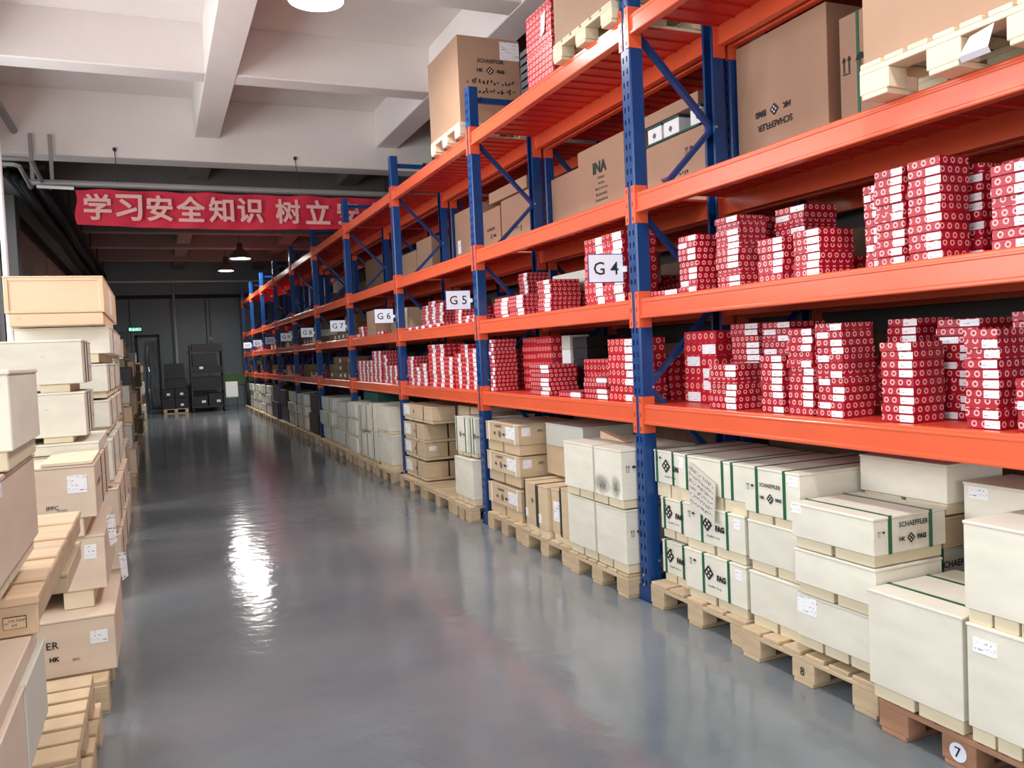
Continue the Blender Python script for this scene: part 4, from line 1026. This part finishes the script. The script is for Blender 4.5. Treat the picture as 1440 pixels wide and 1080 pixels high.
# farther left stacks
rl = random.Random(5)
ycur = 8.7; k = 0
NUM = ['first', 'second', 'third', 'fourth', 'fifth', 'sixth', 'seventh', 'eighth', 'ninth', 'tenth', 'eleventh', 'twelfth']
spec = [(1.25, 2.07, -.31), (1.2, 1.9, -.36), (1.3, 1.35, -.30), (1.3, 2.0, -.42), (1.4, 1.7, -.33), (1.5, 2.05, -.45), (1.5, 1.5, -.30), (1.5, 1.9, -.4), (1.5, 1.7, -.34), (1.6, 2.0, -.5), (1.6, 1.6, -.32), (1.6, 1.8, -.4)]
for k, (ln, hh, xr) in enumerate(spec):
    pallet('pallet %s beyond the tallest left stack' % NUM[k], -1.2, xr-.02, ycur, ycur+ln, group='pallets on the left', boards=5)
    z = .152; j = 0
    while z < hh-.15:
        h = rl.uniform(.24, .36)
        mm = rl.choice((PINKPLY, CREAM2, CREAM, GREYBOX, CREAM2)) if k < 3 else rl.choice((CARDD, GREYBOX, OLIVE, CARDD, CREAM2))
        crate('crate in the %s stack beyond the tallest left one, %s' % (NUM[k], ORD[j]), -1.15, xr+rl.uniform(-.06, .0), ycur+rl.uniform(0, .08), ycur+ln-rl.uniform(.02, .15), z+.04, min(z+h, hh), m=mm, sh=.04, sk_n=3, group=GL,
              straps=(('y', ycur+.4),), sm=BLACK, prints=[('s', '<>', .6, .12, .05)] if k < 4 else (), stickers=[('s', .8, .1, .12, .08)] if (j+k) % 2 == 0 else ())
        z = min(z+h, hh)+.006; j += 1
    if k in (2, 5):
        crate('black plastic bin topping the %s stack beyond the tallest one' % NUM[k], -.8, xr, ycur+.1, ycur+.8, z+.001, z+.24, m=BLACKBOX, skid=None, name='plastic_bin', cat='bin')
    ycur += ln+.35

# ------------------------------------------------------------------ banner
t = thing('banner', 'red cloth banner with large pale Chinese characters hung across the aisle', 'banner', (1.4, 13.0, 3.85))
def bdy(x, z): return .018*math.sin(x*5+z*3)+.012*math.sin(x*13+z*7)
b = MB(); NX, NZ = 90, 8; x0, x1 = -.895, 4.38
def bz(u, v):
    x = x0+(x1-x0)*u; top = 4.09+.01*math.sin(x*9); bot = 3.60-.035*math.sin(min(1, max(0, (x+.9)/3.6))*math.pi)
    return top*(1-v)+bot*v
G = [[(x0+(x1-x0)*i/NX+(.02*math.sin(j*.8) if i == 0 else 0), 13.0+bdy(x0+(x1-x0)*i/NX, j*.06), bz(i/NX, j/NZ)) for j in range(NZ+1)] for i in range(NX+1)]
for i in range(NX):
    for j in range(NZ): b.quad([G[i][j], G[i][j+1], G[i+1][j+1], G[i+1][j]])
b.build('cloth', BANNER, t, smooth=True)
seq = [('学', -.62), ('习', -.22), ('安', .18), ('全', .60), ('知', 1.02), ('识', 1.43), ('树', 1.98), ('立', 2.43), ('安', 2.90), ('全', 3.33), ('意', 3.76), ('识', 4.15)]
for s_, cx in seq:
    o = text(s_, 'n', (cx, 12.955, 3.845), .37, t, BTEXT, name='character')
# pipe carrying the banner, with hooks and wires
t = thing('ceiling_pipe', 'long grey pipe crossing below the ceiling beam above the banner', 'pipe', (1.5, 13.12, 4.18))
b = MB(); b.tube([(-1.45, 13.12, 4.19), (4.42, 13.12, 4.18)], .045, 12); b.build('tube', GREYP, t)
for x in (-.35, 2.2, 4.3):
    b = MB(); b.tube([(x, 13.12, 4.22), (x-.02, 13.29, 4.72)], .006, 6); b.build('wire', DARKM, t)
    b = MB(); b.tube([(x-.02, 13.29, 4.72), (x-.02, 13.26, 4.74)], .025, 8); b.build('hook', DARKM, t)
t = thing('conduit', 'short bright conduit left of the banner', 'pipe', (-1.1, 12.95, 4.09)); b = MB(); b.tube([(-1.35, 12.95, 4.10), (-.9, 12.95, 4.09)], .022, 8); b.build('tube', WHITEP, t)
# elbows and hangers at the upper left
for k, (y, z, r) in enumerate(((12.3, 4.32, .03), (11.9, 4.16, .026))):
    t = thing('elbow_pipe', 'grey pipe bending down at the upper left, %s of two' % ('upper', 'lower')[k], 'pipe', (-1.5, y, z), 'bending pipes at upper left')
    xe = -1.33 if k == 0 else -1.42
    b = MB(); b.tube([(XW+.02, y, z), (xe-.05, y, z), (xe, y+.05, z-.01), (xe+.03, y+.8, z-.12)], r, 10); b.build('tube', GREYP, t, smooth=True)
for k, x in enumerate((-1.42, -1.18)):
    t = thing('hanger_post', 'grey steel hanger dropping from the beam at upper left, %s' % ('left one', 'right one')[k], 'hanger', (x, 13.2, 4.2), 'steel hangers at upper left')
    b = MB(); b.box(x-.025, x+.025, 13.2, 13.25, 4.18, 4.88, c=.004); b.build('bar', GREYP, t)
    b = MB(); b.tube([(x-.06, 13.17, 4.24), (x-.06, 13.17, 4.14), (x-.02, 13.17, 4.10), (x+.01, 13.17, 4.14)], .012, 8); b.build('clamp', DARKM, t)
for k, (x, z, r) in enumerate(((-1.62, 4.93, .05), (-1.85, 4.78, .035))):
    t = thing('long_pipe', 'long %s pipe running under the ceiling along the left wall' % ('thick', 'thin')[k], 'pipe', (x, 5, z), 'pipes along the left wall')
    b = MB(); b.tube([(x, -5.5, z), (x, 15.8, z)], r, 10); b.build('tube', GREYP, t, smooth=True)
t = thing('cable_tray', 'black bundle of cables and ducting sagging along the left wall', 'duct', (-1.9, 22, 4.4))
b = MB()
for k in range(5):
    pts = [(-1.86+.10*k, 14.2+j*1.35, 4.52-.07*(k % 3)+.03*math.sin(j*1.3+k)) for j in range(13)]
    b.tube(pts, .06, 8)
b.build('cable', CABLE, t, smooth=True)
b = MB(); b.box(-1.95, -1.35, 14.2, 31, 4.60, 4.66); b.build('tray', CABLE, t)
for j in range(6):
    b = MB(); b.box(-1.35, -1.30, 15+j*2.7, 15.05+j*2.7, 4.62, 5.5); b.build('rod', DARKM, t)
t = thing('far_pipe', 'thin grey pipe crossing the far bay just below the ceiling', 'pipe', (1, 30.5, 4.45)); b = MB(); b.tube([(XW+.1, 30.5, 4.42), (4.6, 30.5, 4.42)], .035, 8); b.build('tube', WHITEP, t)

# ------------------------------------------------------------------ lamps
def lamp(label, x, y, z, r, power):
    t = thing('high_bay_lamp', label, 'lamp', (x, y, z), 'high bay lamps')
    b = MB(); b.tube([(x, y, z), (x, y, z+.10), (x, y, z+.24), (x, y, z+.30)], [r, r*.92, r*.45, r*.22], 28, cap=False); b.build('shade', SHADE, t, smooth=True, fix=True)
    b = MB(); b.tube([(x, y, z+.02), (x, y, z+.03)], r*.93, 28); b.build('diffuser', LAMP, t)
    b = MB(); b.tube([(x, y, z+.28), (x, y, z+.42)], .07, 12); b.build('driver', DARKM, t)
    b = MB(); b.tube([(x, y, z+.42), (x, y, 5.54)], .008, 6); b.build('rod', DARKM, t)
    l = bpy.data.lights.new('lamp_light', 'AREA'); l.shape = 'DISK'; l.size = r*1.7; l.energy = power; l.color = (1, .97, .95); l.spread = math.radians(165)
    o = bpy.data.objects.new('lamp_light', l); C.objects.link(o); o.parent = t; o.location = (0, 0, -.02)
lamp('lit high bay lamp cut by the top of the frame', 1.41, 7.1, 4.60, .23, 35)
lamp('lit high bay lamp over the aisle, nearer of the far pair', 2.22, 23.1, 4.32, .27, 50)
lamp('lit high bay lamp over the aisle, farther and lower of the pair', 2.06, 25.8, 4.28, .22, 85)
for (x, y) in ((1.41, 1.5),): lamp('lit high bay lamp above and behind the photographer', x, y, 4.6, .23, 35)

# ------------------------------------------------------------------ far end
t = thing('exit_sign', 'green lit exit sign above the far doorway', 'sign', (-.6, 31.8, 2.8))
b = MB(); b.box(-.82, -.38, 31.9, 31.952, 2.78, 2.99, c=.005); b.build('housing', DARKM, t)
b = MB(); b.box(-.80, -.40, 31.89, 31.90, 2.80, 2.97); b.build('panel', EXITG, t)
text('安全出口', 'n', (-.60, 31.885, 2.885), .10, t, EXITW)
d = thing('door_1', None, None, (-.3, 31.85, 0)); struct(d)
for a in ((-.62, -.54, 0, 2.66), (.10, .17, 0, 2.66)):
    b = MB(); b.box(a[0], a[1], 31.84, 31.95, a[2], a[3], c=.005); b.build('jamb', DARKM, d)
b = MB(); b.box(-.62, .17, 31.84, 31.95, 2.6, 2.68, c=.005); b.build('head', DARKM, d)
b = MB(); b.box(-.54, .10, 31.93, 31.948, 0, 2.6); b.build('leaf', PANEL, d)
t = thing('plastic_curtain', 'crumpled clear plastic sheet hanging at the far doorway', 'curtain', (-.1, 31.7, 0))
b = MB(); NXc, NZc = 14, 16
Gc = [[(-.28+.36*i/NXc+.02*math.sin(j*.9), 31.72+.05*math.sin(i*1.1)+.03*math.sin(j*1.3+i*.4), .003+2.45*j/NZc) for j in range(NZc+1)] for i in range(NXc+1)]
for i in range(NXc):
    for j in range(NZc): b.quad([Gc[i][j], Gc[i+1][j], Gc[i+1][j+1], Gc[i][j+1]])
b.build('sheet', CURT, t, smooth=True)
t = thing('floor_strip', 'white bar lying on the floor at the far doorway', 'bar', (-.1, 31.3, 0)); b = MB(); b.box(-.3, .25, 31.25, 31.33, 0, .05, c=.005); b.build('bar', WHITEP, t)
t = thing('wall_pipe', 'white pipe running down the far wall', 'pipe', (.67, 31.85, 0)); b = MB(); b.tube([(.72, 31.86, 4.5), (.70, 31.86, 1.6), (.70, 31.86, 0)], .05, 10); b.build('tube', WHITEP, t, smooth=True)
t = thing('thin_wall_pipe', 'thin grey conduit running down the middle of the far wall', 'pipe', (1.85, 31.88, 0)); b = MB(); b.tube([(1.9, 31.9, 3.9), (1.88, 31.9, 0)], .02, 8); b.build('tube', GREYP, t)
b = MB(); b.box(1.82, 1.95, 31.86, 31.93, 2.4, 2.55, c=.004); b.build('junction_box', GREYP, t)
# stack of black cartons on a pallet
pallet('pallet under the black cartons at the far wall', .15, .90, 28.9, 29.7, group='far end pallets', boards=4)
for k, (xa, xb, z0, z1, l_) in enumerate(((.12, .50, .155, .50, 'bottom left'), (.52, .92, .155, .50, 'bottom right'), (.12, .50, .51, .80, 'middle left'), (.52, .92, .51, .80, 'middle right'), (.22, .86, .81, 1.12, 'lower wide'), (.24, .84, 1.13, 1.62, 'top wide'))):
    crate('black carton on the far-wall pallet, %s' % l_, xa, xb, 28.95, 29.6, z0, z1, m=BLACKBOX, skid=None, name='carton', cat='carton', lid=False, group='black cartons at the far wall', stickers=[('n', .2, .12, .1, .07)] if k in (1, 2, 3) else ())
# storage trolley with dark bins
t = thing('storage_trolley', 'dark steel storage trolley loaded with black bins at the far end', 'trolley', (1.55, 29.2, 0))
for x in (1.02, 2.0):
    for y in (28.8, 29.55):
        b = MB(); b.box(x, x+.05, y, y+.05, .12, 2.05 if y < 29 else 2.2, c=.004); b.build('post', DARKM, t)
        b = MB(); b.tube([(x, y+.02, .06), (x+.05, y+.02, .06)], .06, 12); b.build('wheel', BLACKBOX, t)
for z in (.14, .72, 1.25, 1.98):
    b = MB(); b.box(1.0, 2.07, 28.78, 29.62, z, z+.04, c=.004); b.build('shelf', DARKM, t)
SPB = [(1.08, 1.5, .185, .52, 'bottom left'), (1.54, 1.98, .185, .60, 'bottom right'), (1.08, 1.98, .765, 1.15, 'second tier'), (1.06, 1.99, 1.295, 1.5, 'third tier'), (1.10, 1.85, 1.51, 1.9, 'upper frame'), (1.1, 2.05, 2.025, 2.22, 'topmost')]
for k, (xa, xb, z0, z1, l_) in enumerate(SPB):
    crate('black bin on the far storage trolley, %s' % l_, xa, xb, 28.86, 29.5, z0, z1, m=BLACKBOX, skid=None, name='plastic_bin', cat='bin', lid=True, group='bins on the far trolley', stickers=[('n', .3, .15, .12, .08)] if k in (0, 1, 3) else ())
t = thing('whiteboard', 'small white board on short legs at the foot of the rack end', 'board', (2.28, 28.6, 0))
b = MB(); b.box(2.06, 2.44, 28.6, 28.63, .45, .95, c=.004); b.build('panel', WHITE, t)
b = MB(); b.box(2.06, 2.46, 28.58, 28.64, .41, .45, c=.004); b.build('ledge', GREENP, t)
for x in (2.1, 2.4):
    b = MB(); b.box(x-.015, x+.015, 28.6, 28.63, 0, .41); b.build('leg', DARKM, t)
bpy.context.view_layer.update()
